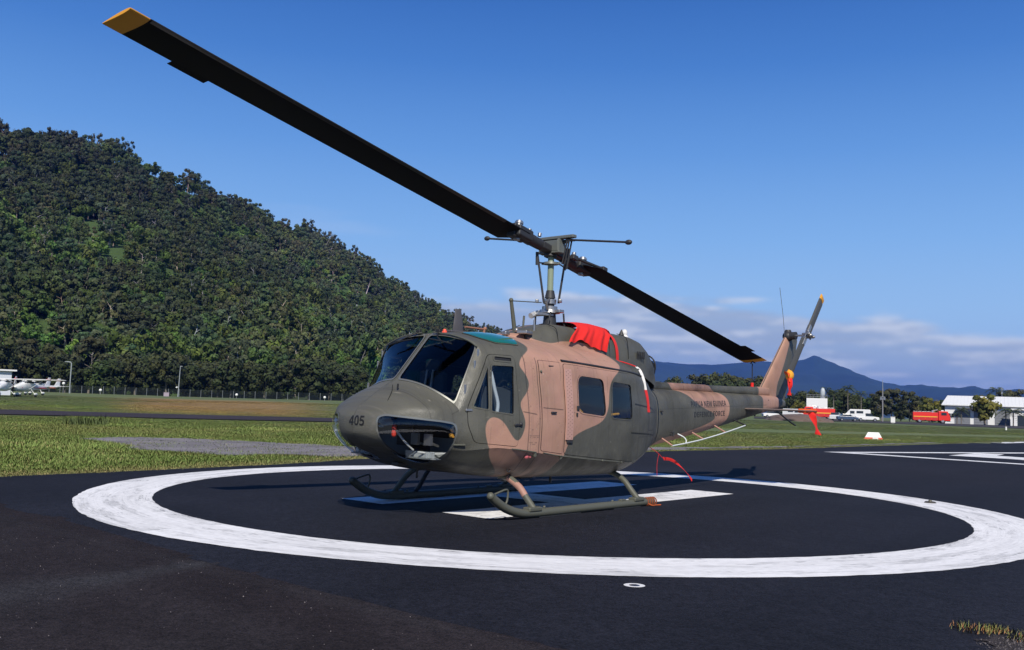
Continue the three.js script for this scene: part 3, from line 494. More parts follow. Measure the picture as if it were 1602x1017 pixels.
    for (let i = 0; i < 120; i++) { const x = -2.2 - R() * 3.0, y = 1.75 + R() * 0.5, r = 0.04 + R() * 0.16; const gr = g.createRadialGradient(x, y, 0, x, y, r); gr.addColorStop(0, 'rgba(15,13,12,0.10)'); gr.addColorStop(1, 'rgba(0,0,0,0)'); g.fillStyle = gr; g.fillRect(x - r, y - r, 2 * r, 2 * r); }
    // lettering on the boom
    g.fillStyle = '#1b1a18'; g.textAlign = 'left'; g.textBaseline = 'alphabetic';
    const word = (s, x, y, h, w) => { g.save(); g.translate(x, y); g.rotate(-0.034); g.scale((half ? 1 : -1) * 0.01, -0.01); g.font = `bold ${h * 100 / 0.72}px sans-serif`; const m = g.measureText(s).width; g.scale(w * 100 / m, 1); g.fillText(s, 0, 0); g.restore(); };
    if (half === 0) { g.save(); word('PAPUA NEW GUINEA', -3.74, 1.515, 0.105, 1.45); word('DEFENCE FORCE', -3.84, 1.33, 0.098, 1.30); g.restore(); }
    else { word('PAPUA NEW GUINEA', -5.2, 1.50, 0.115, 1.44); word('DEFENCE FORCE', -5.15, 1.32, 0.105, 1.28); }
    g.restore();
  }
});
const skinTex = canvasTex(skinCanvas);
const skinBump = noiseTex(512, (u, v) => 0.5 + 0.3 * (pnoise(u, v, 6, 51) - 0.5) + 0.25 * (pnoise(u, v, 18, 52) - 0.5) + 0.12 * (pnoise(u, v, 200, 53) - 0.5));
const skinBump2 = skinBump.clone(); skinBump2.repeat.set(12, 4.5); skinBump2.needsUpdate = true;
const skinRough = noiseTex(512, (u, v) => { const k = 0.55 + 0.25 * pnoise(u, v, 10, 61) + 0.15 * pnoise(u, v, 60, 62); return [k, k, k]; }); skinRough.repeat.set(8, 3);
const SKIN = new THREE.MeshStandardMaterial({ map: skinTex, bumpMap: skinBump2, bumpScale: 0.012, roughnessMap: skinRough, roughness: 0.72, metalness: 0, side: THREE.DoubleSide });
const OL = std(lin(0.093, 0.094, 0.070), 0.55), PK = std(lin(0.38, 0.205, 0.155), 0.6), BLK = std(lin(0.012, 0.012, 0.013), 0.6), DARK = std(lin(0.03, 0.03, 0.032), 0.55), INT = std(lin(0.035, 0.037, 0.04), 0.9), STEEL = std(lin(0.42, 0.41, 0.39), 0.38, 0.85), GREYM = std(lin(0.16, 0.17, 0.15), 0.5, 0.3), SEAMM = std(lin(0.012, 0.012, 0.011), 0.9);
const FRAMEM = std(lin(.22, .22, .195), .24, .45);
const GLASS = new THREE.MeshPhysicalMaterial({ color: lin(0.62, 0.68, 0.76), roughness: 0.02, metalness: 0, transmission: 1, thickness: 0, ior: 1.5, side: THREE.DoubleSide });
const CHIN = new THREE.MeshPhysicalMaterial({ color: lin(0.86, 0.88, 0.90), roughness: 0.01, metalness: 0, transmission: 1, thickness: 0, ior: 1.6, clearcoat: 1, clearcoatRoughness: 0.02, side: THREE.DoubleSide });
const GREENG = new THREE.MeshPhysicalMaterial({ color: lin(0.02, 0.30, 0.17), roughness: 0.08, transmission: 0.5, thickness: 0, ior: 1.5, side: THREE.DoubleSide });
const REDCLOTH = std(lin(0.72, 0.018, 0.014), 0.85), ORANGE = std(lin(0.75, 0.12, 0.015), 0.7), YELLOW = std(lin(0.72, 0.33, 0.02), 0.6);
const skinUV = g => { const p = g.attributes.position, uv = new Float32Array(p.count * 2); for (let i = 0; i < p.count; i++) { uv[2 * i] = (p.getX(i) - SX0) / SXW; uv[2 * i + 1] = clamp(p.getY(i) / SYH, 0.01, 0.99) / 2 + (p.getZ(i) > 0.0005 ? 0 : 0.5); } g.setAttribute('uv', new THREE.BufferAttribute(uv, 2)); return g; };
// --- body surface: rings of nine points from belly to crown, port half
const NET = [
  ['tip', [3.815, 1.145, 0], [3.815, 1.145, 0], [3.815, 1.145, 0], [3.815, 1.145, 0], [3.815, 1.145, 0], [3.815, 1.145, 0], [3.815, 1.145, 0], [3.815, 1.145, 0], [3.815, 1.145, 0]],
  ['', [3.788, 1.035, 0], [3.788, 1.04, -.085], [3.788, 1.062, -.155], [3.788, 1.1, -.205], [3.79, 1.145, -.22], [3.792, 1.19, -.21], [3.795, 1.225, -.175], [3.797, 1.25, -.095], [3.798, 1.258, 0]],
  ['', [3.69, .935, 0], [3.69, .94, -.19], [3.69, .975, -.335], [3.69, 1.045, -.435], [3.695, 1.135, -.475], [3.70, 1.215, -.465], [3.705, 1.29, -.405], [3.712, 1.345, -.22], [3.715, 1.36, 0]],
  ['', [3.48, .84, 0], [3.48, .842, -.29], [3.48, .88, -.50], [3.485, .98, -.665], [3.495, 1.12, -.735], [3.505, 1.25, -.725], [3.52, 1.37, -.645], [3.535, 1.455, -.36], [3.54, 1.48, 0]],
  ['', [3.2, .745, 0], [3.2, .735, -.40], [3.2, .77, -.67], [3.205, .90, -.85], [3.22, 1.10, -.93], [3.235, 1.27, -.915], [3.25, 1.405, -.82], [3.31, 1.565, -.46], [3.33, 1.61, 0]],
  ['N', [2.80, .615, 0], [2.82, .61, -.50], [2.84, .665, -.78], [2.89, .86, -.955], [2.93, 1.06, -.995], [2.935, 1.25, -.965], [2.925, 1.415, -.875], [3.09, 1.635, -.48], [3.145, 1.712, 0]],
  ['R', [2.30, .52, 0], [2.32, .525, -.66], [2.36, .615, -.93], [2.40, .895, -1.15], [2.45, 1.25, -1.145], [2.50, 1.72, -1.035], [2.55, 2.175, -.875], [2.575, 2.318, -.47], [2.565, 2.358, 0]],
  ['', [1.9, .48, 0], [1.9, .485, -.68], [1.91, .575, -.97], [1.93, .85, -1.215], [1.95, 1.27, -1.225], [1.96, 1.72, -1.155], [1.97, 2.14, -1.03], [2.0, 2.36, -.56], [2.05, 2.425, 0]],
  ['', [1.2, .45, 0], [1.2, .455, -.68], [1.2, .54, -.97], [1.2, .775, -1.235], [1.2, 1.27, -1.25], [1.2, 1.71, -1.21], [1.2, 2.09, -1.12], [1.2, 2.33, -.60], [1.2, 2.44, 0]],
  ['', [.2, .44, 0], [.2, .445, -.68], [.2, .52, -.96], [.2, .70, -1.215], [.2, 1.27, -1.25], [.2, 1.69, -1.21], [.2, 2.045, -1.13], [.2, 2.31, -.65], [.2, 2.42, 0]],
  ['', [-.7, .45, 0], [-.7, .455, -.66], [-.7, .52, -.93], [-.7, .665, -1.16], [-.7, 1.27, -1.215], [-.7, 1.67, -1.175], [-.7, 2.0, -1.09], [-.7, 2.26, -.62], [-.7, 2.38, 0]],
  ['', [-1.3, .53, 0], [-1.3, .535, -.58], [-1.3, .645, -.84], [-1.3, .85, -1.02], [-1.3, 1.3, -1.075], [-1.3, 1.66, -1.02], [-1.3, 1.92, -.92], [-1.3, 2.14, -.53], [-1.3, 2.24, 0]],
  ['', [-1.9, .65, 0], [-1.9, .655, -.36], [-1.9, .74, -.55], [-1.9, .92, -.71], [-1.9, 1.32, -.765], [-1.9, 1.61, -.72], [-1.9, 1.82, -.63], [-1.9, 1.97, -.38], [-1.9, 2.04, 0]],
  ['', [-2.5, .77, 0], [-2.5, .775, -.22], [-2.5, .84, -.33], [-2.5, 1.0, -.42], [-2.5, 1.33, -.44], [-2.5, 1.56, -.42], [-2.5, 1.70, -.35], [-2.5, 1.795, -.2], [-2.5, 1.82, 0]],
].map(r => ({ mark: r[0], p: r.slice(1) }));
const iN = NET.findIndex(r => r.mark === 'N'), iR = NET.findIndex(r => r.mark === 'R');
function cr(p0, p1, p2, p3, t) { return [0, 1, 2].map(k => { const a = (p2[k] - p0[k]) / 2, b = (p3[k] - p1[k]) / 2, t2 = t * t, t3 = t2 * t; return (2 * t3 - 3 * t2 + 1) * p1[k] + (t3 - 2 * t2 + t) * a + (-2 * t3 + 3 * t2) * p2[k] + (t3 - t2) * b; }); }
function ringAt(i, t) {                                           // nine points at fraction t between ring i and i+1
  const out = [];
  for (let k = 0; k < 9; k++) {
    const seg0 = k >= 6 ? (i < iN ? 0 : i < iR ? iN : iR) : 0, seg1 = k >= 6 ? (i < iN ? iN : i < iR ? iR : NET.length - 1) : NET.length - 1;
    const g = j => j < seg0 ? NET[seg0].p[k].map((v, q) => 2 * v - NET[Math.min(seg0 + 1, seg1)].p[k][q]) : j > seg1 ? NET[seg1].p[k].map((v, q) => 2 * v - NET[Math.max(seg1 - 1, seg0)].p[k][q]) : NET[j].p[k];
    // chord-length tangents so that uneven ring spacing does not overshoot
    const P0 = g(i - 1), P1 = g(i), P2 = g(i + 1), P3 = g(i + 2), d = (a, b) => Math.max(1e-4, Math.hypot(a[0] - b[0], a[1] - b[1], a[2] - b[2]));
    const d0 = d(P0, P1), d1 = d(P1, P2), d2 = d(P2, P3), r = [];
    for (let q = 0; q < 3; q++) { const m1 = d1 * ((P1[q] - P0[q]) / d0 * d1 + (P2[q] - P1[q]) / d1 * d0) / (d0 + d1), m2 = d1 * ((P2[q] - P1[q]) / d1 * d2 + (P3[q] - P2[q]) / d2 * d1) / (d1 + d2), t2 = t * t, t3 = t2 * t; r.push((2 * t3 - 3 * t2 + 1) * P1[q] + (t3 - 2 * t2 + t) * m1 + (-2 * t3 + 3 * t2) * P2[q] + (t3 - t2) * m2); }
    out.push(r);
  }
  return out;
}
const SUB = 8;
function acrossAt(ring, v) {
  const hard = sstep(iN - 1.6, iN - 0.2, v) * sstep(NET.length - 2.2, NET.length - 4, v);   // the sill line is a hard edge along the cabin
  const out = [], mir = p => [p[0], p[1], -p[2]];
  for (let k = 0; k < 8; k++) {
    let a = k ? ring[k - 1] : mir(ring[1]), d = k < 7 ? ring[k + 2] : mir(ring[7]);
    if (k === 2) d = d.map((q, i) => lerp(q, 2 * ring[3][i] - ring[2][i], hard)); if (k === 3) a = a.map((q, i) => lerp(q, 2 * ring[3][i] - ring[4][i], hard)); for (let s = 0; s < SUB; s++) out.push([...cr(a, ring[k], ring[k + 1], d, s / SUB), k + s / SUB]);
  }
  out.push([...ring[8], 8]); return out;
}
const bodyRows = []; { for (let i = 0; i + 1 < NET.length; i++) for (let s = 0; s < 7; s++) bodyRows.push({ v: i + s / 7, pts: acrossAt(ringAt(i, s / 7), i + s / 7) }); bodyRows.push({ v: NET.length - 1, pts: acrossAt(NET[NET.length - 1].p, NET.length - 1) }); }
// triangle soup with [x y z nx ny nz k v] per corner
function soupFromRows() {
  const pos = [], ex = [];
  const put = (r, j) => { const p = r.pts[j]; pos.push(p[0], p[1], p[2]); ex.push([p[3], r.v]); };
  for (let i = 0; i + 1 < bodyRows.length; i++) { const a = bodyRows[i], b = bodyRows[i + 1]; for (let j = 0; j + 1 < a.pts.length; j++) { if (i > 0) { put(a, j); put(a, j + 1); put(b, j); } put(a, j + 1); put(b, j + 1); put(b, j); } }
  let g = new THREE.BufferGeometry(); g.setAttribute('position', new THREE.Float32BufferAttribute(pos, 3)); g.computeVertexNormals(); g = toCreasedNormals(g, 0.42);
  const P = g.attributes.position, N = g.attributes.normal, tris = [];
  // make sure normals point outwards (away from the axis at mid height)
  for (let i = 0; i < P.count; i += 3) { const t = []; for (let c = 0; c < 3; c++) { const q = i + c; t.push([P.getX(q), P.getY(q), P.getZ(q), N.getX(q), N.getY(q), N.getZ(q), ...ex[q]]); } tris.push(t); }
  let s = 0; for (const t of tris) s += t[0][5] * t[0][2];
  if (s < 0) for (const t of tris) { for (const v of t) { v[3] *= -1; v[4] *= -1; v[5] *= -1; } const w = t[1]; t[1] = t[2]; t[2] = w; }
  // mirrored normals along the centre line lie in its plane
  for (const t of tris) for (const v of t) if (Math.abs(v[2]) < 1e-6) { const l = Math.hypot(v[3], v[4]) || 1; v[3] /= l; v[4] /= l; v[5] = 0; }
  return tris;
}
function cutSoup(tris, poly, f, keep) {                           // convex polygon in the plane f: inside and outside pieces
  let A = 0; for (let i = 0; i < poly.length; i++) { const p = poly[i], q = poly[(i + 1) % poly.length]; A += p[0] * q[1] - q[0] * p[1]; }
  const P = A < 0 ? [...poly].reverse() : poly, inside = [], outside = [];
  let x0 = 1e9, x1 = -1e9, y0 = 1e9, y1 = -1e9; for (const p of P) { x0 = Math.min(x0, p[0]); x1 = Math.max(x1, p[0]); y0 = Math.min(y0, p[1]); y1 = Math.max(y1, p[1]); }
  const fan = (pg, out) => { for (let i = 1; i + 1 < pg.length; i++) out.push([pg[0], pg[i], pg[i + 1]]); };
  for (const t of tris) {
    const q = t.map(f);
    if ((keep && !keep(t)) || Math.max(q[0][0], q[1][0], q[2][0]) < x0 || Math.min(q[0][0], q[1][0], q[2][0]) > x1 || Math.max(q[0][1], q[1][1], q[2][1]) < y0 || Math.min(q[0][1], q[1][1], q[2][1]) > y1) { outside.push(t); continue; }
    let cur = t; const outs = [];
    for (let e = 0; e < P.length && cur.length; e++) {
      const a = P[e], b = P[(e + 1) % P.length], sd = v => { const w = f(v); return (b[0] - a[0]) * (w[1] - a[1]) - (b[1] - a[1]) * (w[0] - a[0]); };
      const inn = [], ou = [];
      for (let i = 0; i < cur.length; i++) {
        const u = cur[i], w = cur[(i + 1) % cur.length], su = sd(u), sw = sd(w);
        if (su >= 0) inn.push(u); if (su <= 0) ou.push(u);
        if ((su > 0 && sw < 0) || (su < 0 && sw > 0)) { const k = su / (su - sw), m = u.map((x, d) => x + (w[d] - x) * k); inn.push(m); ou.push(m); }
      }
      if (ou.length > 2) outs.push(ou);
      cur = inn.length > 2 ? inn : [];
    }
    if (!cur.length) { outside.push(t); continue; }
    fan(cur, inside); for (const o of outs) fan(o, outside);
  }
  return [inside, outside];
}
function soupGeo(tris, { mirror = false, off = 0 } = {}) {
  const n = tris.length * 3, pos = new Float32Array(n * 3), nor = new Float32Array(n * 3), s = mirror ? -1 : 1; let i = 0;
  for (const t of tris) for (const v of (mirror ? [t[0], t[2], t[1]] : t)) { const l = Math.hypot(v[3], v[4], v[5]) || 1; pos[i] = v[0] + v[3] / l * off; pos[i + 1] = v[1] + v[4] / l * off; pos[i + 2] = s * (v[2] + v[5] / l * off); nor[i] = v[3] / l; nor[i + 1] = v[4] / l; nor[i + 2] = s * v[5] / l; i += 3; }
  const g = new THREE.BufferGeometry(); g.setAttribute('position', new THREE.BufferAttribute(pos, 3)); g.setAttribute('normal', new THREE.BufferAttribute(nor, 3)); return skinUV(g);
}
function roundPoly(P, r, n = 4) { const o = []; for (let i = 0; i < P.length; i++) { const a = P[(i + P.length - 1) % P.length], b = P[i], c = P[(i + 1) % P.length], la = Math.hypot(a[0] - b[0], a[1] - b[1]), lc = Math.hypot(c[0] - b[0], c[1] - b[1]), ra = Math.min(r, la * 0.45), rc = Math.min(r, lc * 0.45), p = [b[0] + (a[0] - b[0]) * ra / la, b[1] + (a[1] - b[1]) * ra / la], q = [b[0] + (c[0] - b[0]) * rc / lc, b[1] + (c[1] - b[1]) * rc / lc]; for (let k = 0; k <= n; k++) { const t = k / n; o.push([(1 - t) ** 2 * p[0] + 2 * t * (1 - t) * b[0] + t * t * q[0], (1 - t) ** 2 * p[1] + 2 * t * (1 - t) * b[1] + t * t * q[1]]); } } return o; }
function grow(P, d) { let A = 0; for (let i = 0; i < P.length; i++) { const p = P[i], q = P[(i + 1) % P.length]; A += p[0] * q[1] - q[0] * p[1]; } const s = Math.sign(A), L = P.map((p, i) => { const q = P[(i + 1) % P.length], l = Math.hypot(q[0] - p[0], q[1] - p[1]) || 1; return [p, q, (q[1] - p[1]) / l * s * d, -(q[0] - p[0]) / l * s * d]; }); return P.map((p, i) => { const a = L[(i + P.length - 1) % P.length], b = L[i], nx = a[2] + b[2], ny = a[3] + b[3], k = 2 * d * d / (nx * nx + ny * ny || 1); return [p[0] + nx * k, p[1] + ny * k]; }); }
const fXY = v => [v[0], v[1]], fXZ = v => [v[0], v[2]], fKV = v => [v[6], v[7]], fChin = v => [-0.61 * v[0] - 0.79 * v[2], v[1]];
const side = t => t[0][5] < -0.45 && t[0][7] > iN - 1.2, shield = t => t[0][7] >= iN - 1e-6 && t[1][7] >= iN - 1e-6 && t[2][7] >= iN - 1e-6 && Math.max(t[0][7], t[1][7], t[2][7]) <= iR + 1e-6, nose = t => t[0][7] < iR && t[0][0] > 2.7 && t[0][1] < 1.4, roof = t => t[0][4] > 0.5;
let skin = soupFromRows();
const pieces = {};
function opening(name, poly, f, keep, frame) {
  let a, b; [a, b] = cutSoup(skin, poly, f, keep); pieces[name] = a;
  if (frame) { const [fr, rest] = cutSoup(b, grow(poly, frame), f, keep); pieces[name + '_frame'] = fr; skin = rest; } else skin = b;
}
// windscreen panel in the surface's own coordinates (across, along)
opening('windshield', roundPoly([[6.07, iN + 0.025], [7.90, iN + 0.03], [7.90, iN + 0.95], [6.09, iN + 0.965]], 0.09), fKV, shield, 0.045);
const chinPoly = roundPoly([[-1.99, 1.235], [-1.90, 1.262], [-1.57, 1.235], [-1.23, 1.205], [-1.08, 1.178], [-1.062, 1.088], [-1.095, 0.954], [-1.165, 0.841], [-1.288, 0.748], [-1.45, 0.700], [-1.60, 0.702], [-1.76, 0.76], [-1.88, 0.873], [-1.955, 0.992], [-1.99, 1.1]], 0.05);
opening('chin_window', chinPoly, fChin, nose, 0.022);
opening('roof_window', roundPoly([[2.30, -0.34], [2.31, -0.68], [2.20, -0.85], [1.80, -0.90], [1.54, -0.60], [1.58, -0.30]], 0.06), fXZ, roof, 0.02);
// doors first as outlines, then their windows
const doorP = roundPoly([[2.05, 2.085], [2.465, 2.085], [2.815, 1.385], [2.84, 1.17], [2.74, 0.955], [2.08, 0.905]], 0.07);
const panelP = roundPoly([[1.655, 2.055], [1.655, 0.85], [1.18, 0.80], [1.18, 2.045]], 0.04);
const slideP = roundPoly([[1.16, 2.035], [1.16, 0.795], [-0.64, 0.645], [-0.60, 1.965]], 0.07);
const doorParts = {};
for (const [nm, P, wins] of [['cockpit_door', doorP, [['main', roundPoly([[2.425, 1.938], [2.095, 1.94], [2.179, 1.327], [2.51, 1.358]], 0.025)], ['vent', roundPoly([[2.735, 1.405], [2.488, 1.915], [2.555, 1.375]], 0.02)], ['slot', roundPoly([[2.365, 2.055], [2.111, 2.046], [2.123, 2.003], [2.376, 2.010]], 0.012)]]], ['hinged_panel', panelP, []], ['cargo_door', slideP, [['front', roundPoly([[0.838, 1.88], [0.211, 1.852], [0.20, 1.32], [0.86, 1.372]], 0.11, 6)], ['rear', roundPoly([[-0.02, 1.829], [-0.517, 1.798], [-0.494, 1.284], [0.042, 1.304]], 0.06)]]]]) {
  let [a, rest] = cutSoup(skin, P, fXY, side);
  const [inner, gap] = cutSoup(a, grow(P, -0.007), fXY, null);
  skin = rest; let body = inner; const ws = [];
  for (const [wn, wp] of wins) { const [g, b1] = cutSoup(body, wp, fXY, null); const [fr, b2] = cutSoup(b1, grow(wp, 0.018), fXY, null); body = b2; ws.push([wn, g, fr]); }
  doorParts[nm] = { body, gap, ws };
}
for (const m of [false, true]) {                                  // port, then starboard
  part('windshield', soupGeo(pieces.windshield, { mirror: m, off: -0.006 }), GLASS, heli);
  part('windshield_frame', soupGeo(pieces.windshield_frame, { mirror: m, off: 0.007 }), FRAMEM, heli);
  // the chin glass bulges a little beyond its frame
  const bulge = pieces.chin_window.map(t => t.map(v => { const [s, y] = fChin(v); const e = clamp(1 - Math.pow(Math.abs(s + 1.525) / 0.475, 2.6) - Math.pow(Math.abs(y - 0.975) / 0.29, 2.6), 0, 1), o = 0.035 * Math.pow(e, 0.42), r = [...v]; for (let k = 0; k < 3; k++) r[k] += v[3 + k] * o; return r; }));
  const cg = soupGeo(bulge, { mirror: m }); { const mg = mergeVertices(cg.deleteAttribute('normal'), 1e-4); mg.computeVertexNormals(); part('chin_window', mg, CHIN, heli); }
  part('chin_frame', soupGeo(pieces.chin_window_frame, { mirror: m, off: 0.006 }), FRAMEM, heli);
  part('roof_window', soupGeo(pieces.roof_window, { mirror: m, off: 0.012 }), GREENG, heli);
  part('roof_window_frame', soupGeo(pieces.roof_window_frame, { mirror: m, off: 0.008 }), OL, heli);
  for (const nm of ['cockpit_door', 'hinged_panel', 'cargo_door']) {
    const D = doorParts[nm], d = part(nm, soupGeo(D.body, { mirror: m, off: 0.004 }), SKIN, heli);
    part('seal', soupGeo(D.gap, { mirror: m, off: -0.010 }), SEAMM, d);
    for (const [wn, g, fr] of D.ws) { part('window', soupGeo(g, { mirror: m, off: -0.006 }), wn === 'slot' ? BLK : GLASS, d); part('window_frame', soupGeo(fr, { mirror: m, off: 0.010 }), SKIN, d); }
  }
}
part('fuselage', mergeGeometries([soupGeo(skin), soupGeo(skin, { mirror: true })]), SKIN, heli);
part('cabin_lining', mergeGeometries([soupGeo(skin.filter(t => t[0][7] > 2.0 && t[0][0] > -1.25), { off: -0.03 }), soupGeo(skin.filter(t => t[0][7] > 2.0 && t[0][0] > -1.25), { mirror: true, off: -0.03 }), ...['cockpit_door', 'hinged_panel', 'cargo_door'].flatMap(n => [soupGeo(doorParts[n].body, { off: -0.03 }), soupGeo(doorParts[n].body, { mirror: true, off: -0.03 })])]), new THREE.MeshStandardMaterial({ color: lin(0.03, 0.033, 0.038), roughness: 0.95, side: THREE.DoubleSide }), heli);
// --- cabin interior
part('cabin_floor', [box(3.7, 0.04, 2.0, 0.75, 0.82, 0)], INT, heli);
part('bulkhead', box(0.04, 1.35, 1.9, -1.1, 1.4, 0), std(lin(0.10, 0.11, 0.11), 0.9), heli);
for (const s of [-1, 1]) {                                        // what shows through the chin glass
  const NG = std(lin(.20, .215, .21), .7), n = part('chin_floor', [box(.50, .02, .42, 2.93, .745, s * .56, 0, .005), box(.03, .26, .60, 2.66, .86, s * .5, 0, .008)], NG, heli);
  part('floor_rib', [box(.03, .10, .50, 3.12, .78, s * .48, 0, .006), box(.45, .08, .03, 2.95, .78, s * .64, 0, .006)], std(lin(.42, .44, .43), .5), n);
  each('cable', [tube([[2.7, 1.0, s * .75], [2.85, .85, s * .78], [3.0, .80, s * .70], [3.2, .82, s * .52]], .012, 20, 6), tube([[3.4, 1.1, s * .30], [3.32, .95, s * .40], [3.2, .84, s * .44]], .014, 20, 6)], std(lin(.55, .55, .52), .5), n);
  each('orange_stub', [new THREE.CylinderGeometry(.028, .028, .05, 14).rotateX(1.57).translate(2.93, 1.11, s * .86), new THREE.CylinderGeometry(.022, .022, .05, 14).rotateX(1.57).translate(2.88, 1.12, s * .875), new THREE.CylinderGeometry(.028, .028, .05, 14).rotateX(1.57).translate(2.95, 1.04, s * .86)], std(lin(.75, .36, .05), .5), n);  // cables, and three short orange cylinders behind the glass
  part('extinguisher', new THREE.CapsuleGeometry(.03, .10, 4, 10).translate(3.50, 1.08, s * .40), std(lin(.6, .05, .03), .4), n);
}
part('instrument_panel', [box(0.14, 0.34, 1.2, 2.74, 1.38, 0, 0, 0.03), box(0.30, 0.05, 1.24, 2.72, 1.55, 0, 0, 0.02), box(0.7, 0.35, 0.3, 2.6, 1.05, 0, 0, 0.02)], BLK, heli);
for (const s of [-1, 1]) {
  const seat = part('pilot_seat', [box(0.5, 0.12, 0.5, 2.18, 1.08, s * 0.56, 0, 0.04), box(0.12, 0.78, 0.5, 1.9, 1.5, s * 0.56, 0, 0.05), box(0.1, 0.2, 0.28, 1.9, 1.96, s * 0.56, 0, 0.04), rod([2.0, 0.84, s * 0.4], [2.0, 1.05, s * 0.4], 0.02), rod([2.0, 0.84, s * 0.72], [2.0, 1.05, s * 0.72], 0.02), rod([2.35, 0.84, s * 0.4], [2.35, 1.05, s * 0.4], 0.02), rod([2.35, 0.84, s * 0.72], [2.35, 1.05, s * 0.72], 0.02)], std(lin(0.06, 0.065, 0.06), 0.9), heli);
  part('armour_wing', [box(0.62, 0.5, 0.03, 2.1, 1.42, s * 0.84, 0, 0.01)], std(lin(0.09, 0.095, 0.085), 0.7), seat);
  each('harness', [tube([[1.97, 1.9, s * 0.50], [2.02, 1.6, s * 0.5], [2.12, 1.3, s * 0.52], [2.25, 1.16, s * 0.56]], 0.018, 20, 6), tube([[1.97, 1.9, s * 0.62], [2.02, 1.6, s * 0.62], [2.12, 1.3, s * 0.6], [2.25, 1.16, s * 0.56]], 0.018, 20, 6)], std(lin(0.60, 0.57, 0.48), 0.9), seat);
  part('control_stick', [tube([[2.62, 0.84, s * 0.56], [2.58, 1.1, s * 0.56], [2.5, 1.3, s * 0.56]], 0.016, 12, 6), rod([2.5, 1.28, s * 0.56], [2.52, 1.42, s * 0.56], 0.025)], BLK, heli);
  each('pedal', [box(0.04, 0.14, 0.12, 3.18, 0.98, s * 0.45), box(0.04, 0.14, 0.12, 3.18, 0.98, s * 0.68), rod([3.0, 0.9, s * 0.45], [3.18, 0.95, s * 0.45], 0.015), rod([3.0, 0.9, s * 0.68], [3.18, 0.95, s * 0.68], 0.015)], STEEL, heli);
}
part('grab_handle', tube([[2.36, 1.86, -.94], [2.385, 1.80, -.985], [2.375, 1.64, -1.03], [2.355, 1.46, -1.075], [2.38, 1.33, -1.09]], 0.024, 24, 8), std(lin(0.75, 0.72, 0.62), 0.6), heli);
part('bench_seat', [box(0.5, 0.05, 1.7, -0.75, 1.18, 0, 0, 0.02), box(0.05, 0.55, 1.7, -1.0, 1.5, 0, 0, 0.02)], std(lin(0.20, 0.21, 0.16), 0.95), heli);
each('seat_pole', [rod([0.38, 0.84, -0.75], [0.38, 2.2, -0.75], 0.02), rod([0.38, 1.72, -0.75], [0.38, 1.72, 0.6], 0.018), rod([-0.35, 0.84, -0.85], [-0.35, 2.2, -0.85], 0.018)], std(lin(0.45, 0.47, 0.48), 0.5), heli);
each('cargo_bag', [new THREE.SphereGeometry(0.3, 20, 12).scale(1, 0.9, 0.8).translate(0.75, 1.1, -0.55), new THREE.SphereGeometry(0.25, 20, 12).scale(1, 0.7, 0.8).translate(0.4, 1.05, -0.5)], std(lin(0.16, 0.155, 0.13), 0.95), heli);
each('cargo_strap', [tube([[0.62, 1.36, -0.9], [0.45, 1.42, -0.92], [0.33, 1.36, -0.93]], 0.02, 10, 6), tube([[-0.2, 1.33, -0.95], [-0.5, 1.36, -1.0]], 0.02, 8, 6)], YELLOW, heli);
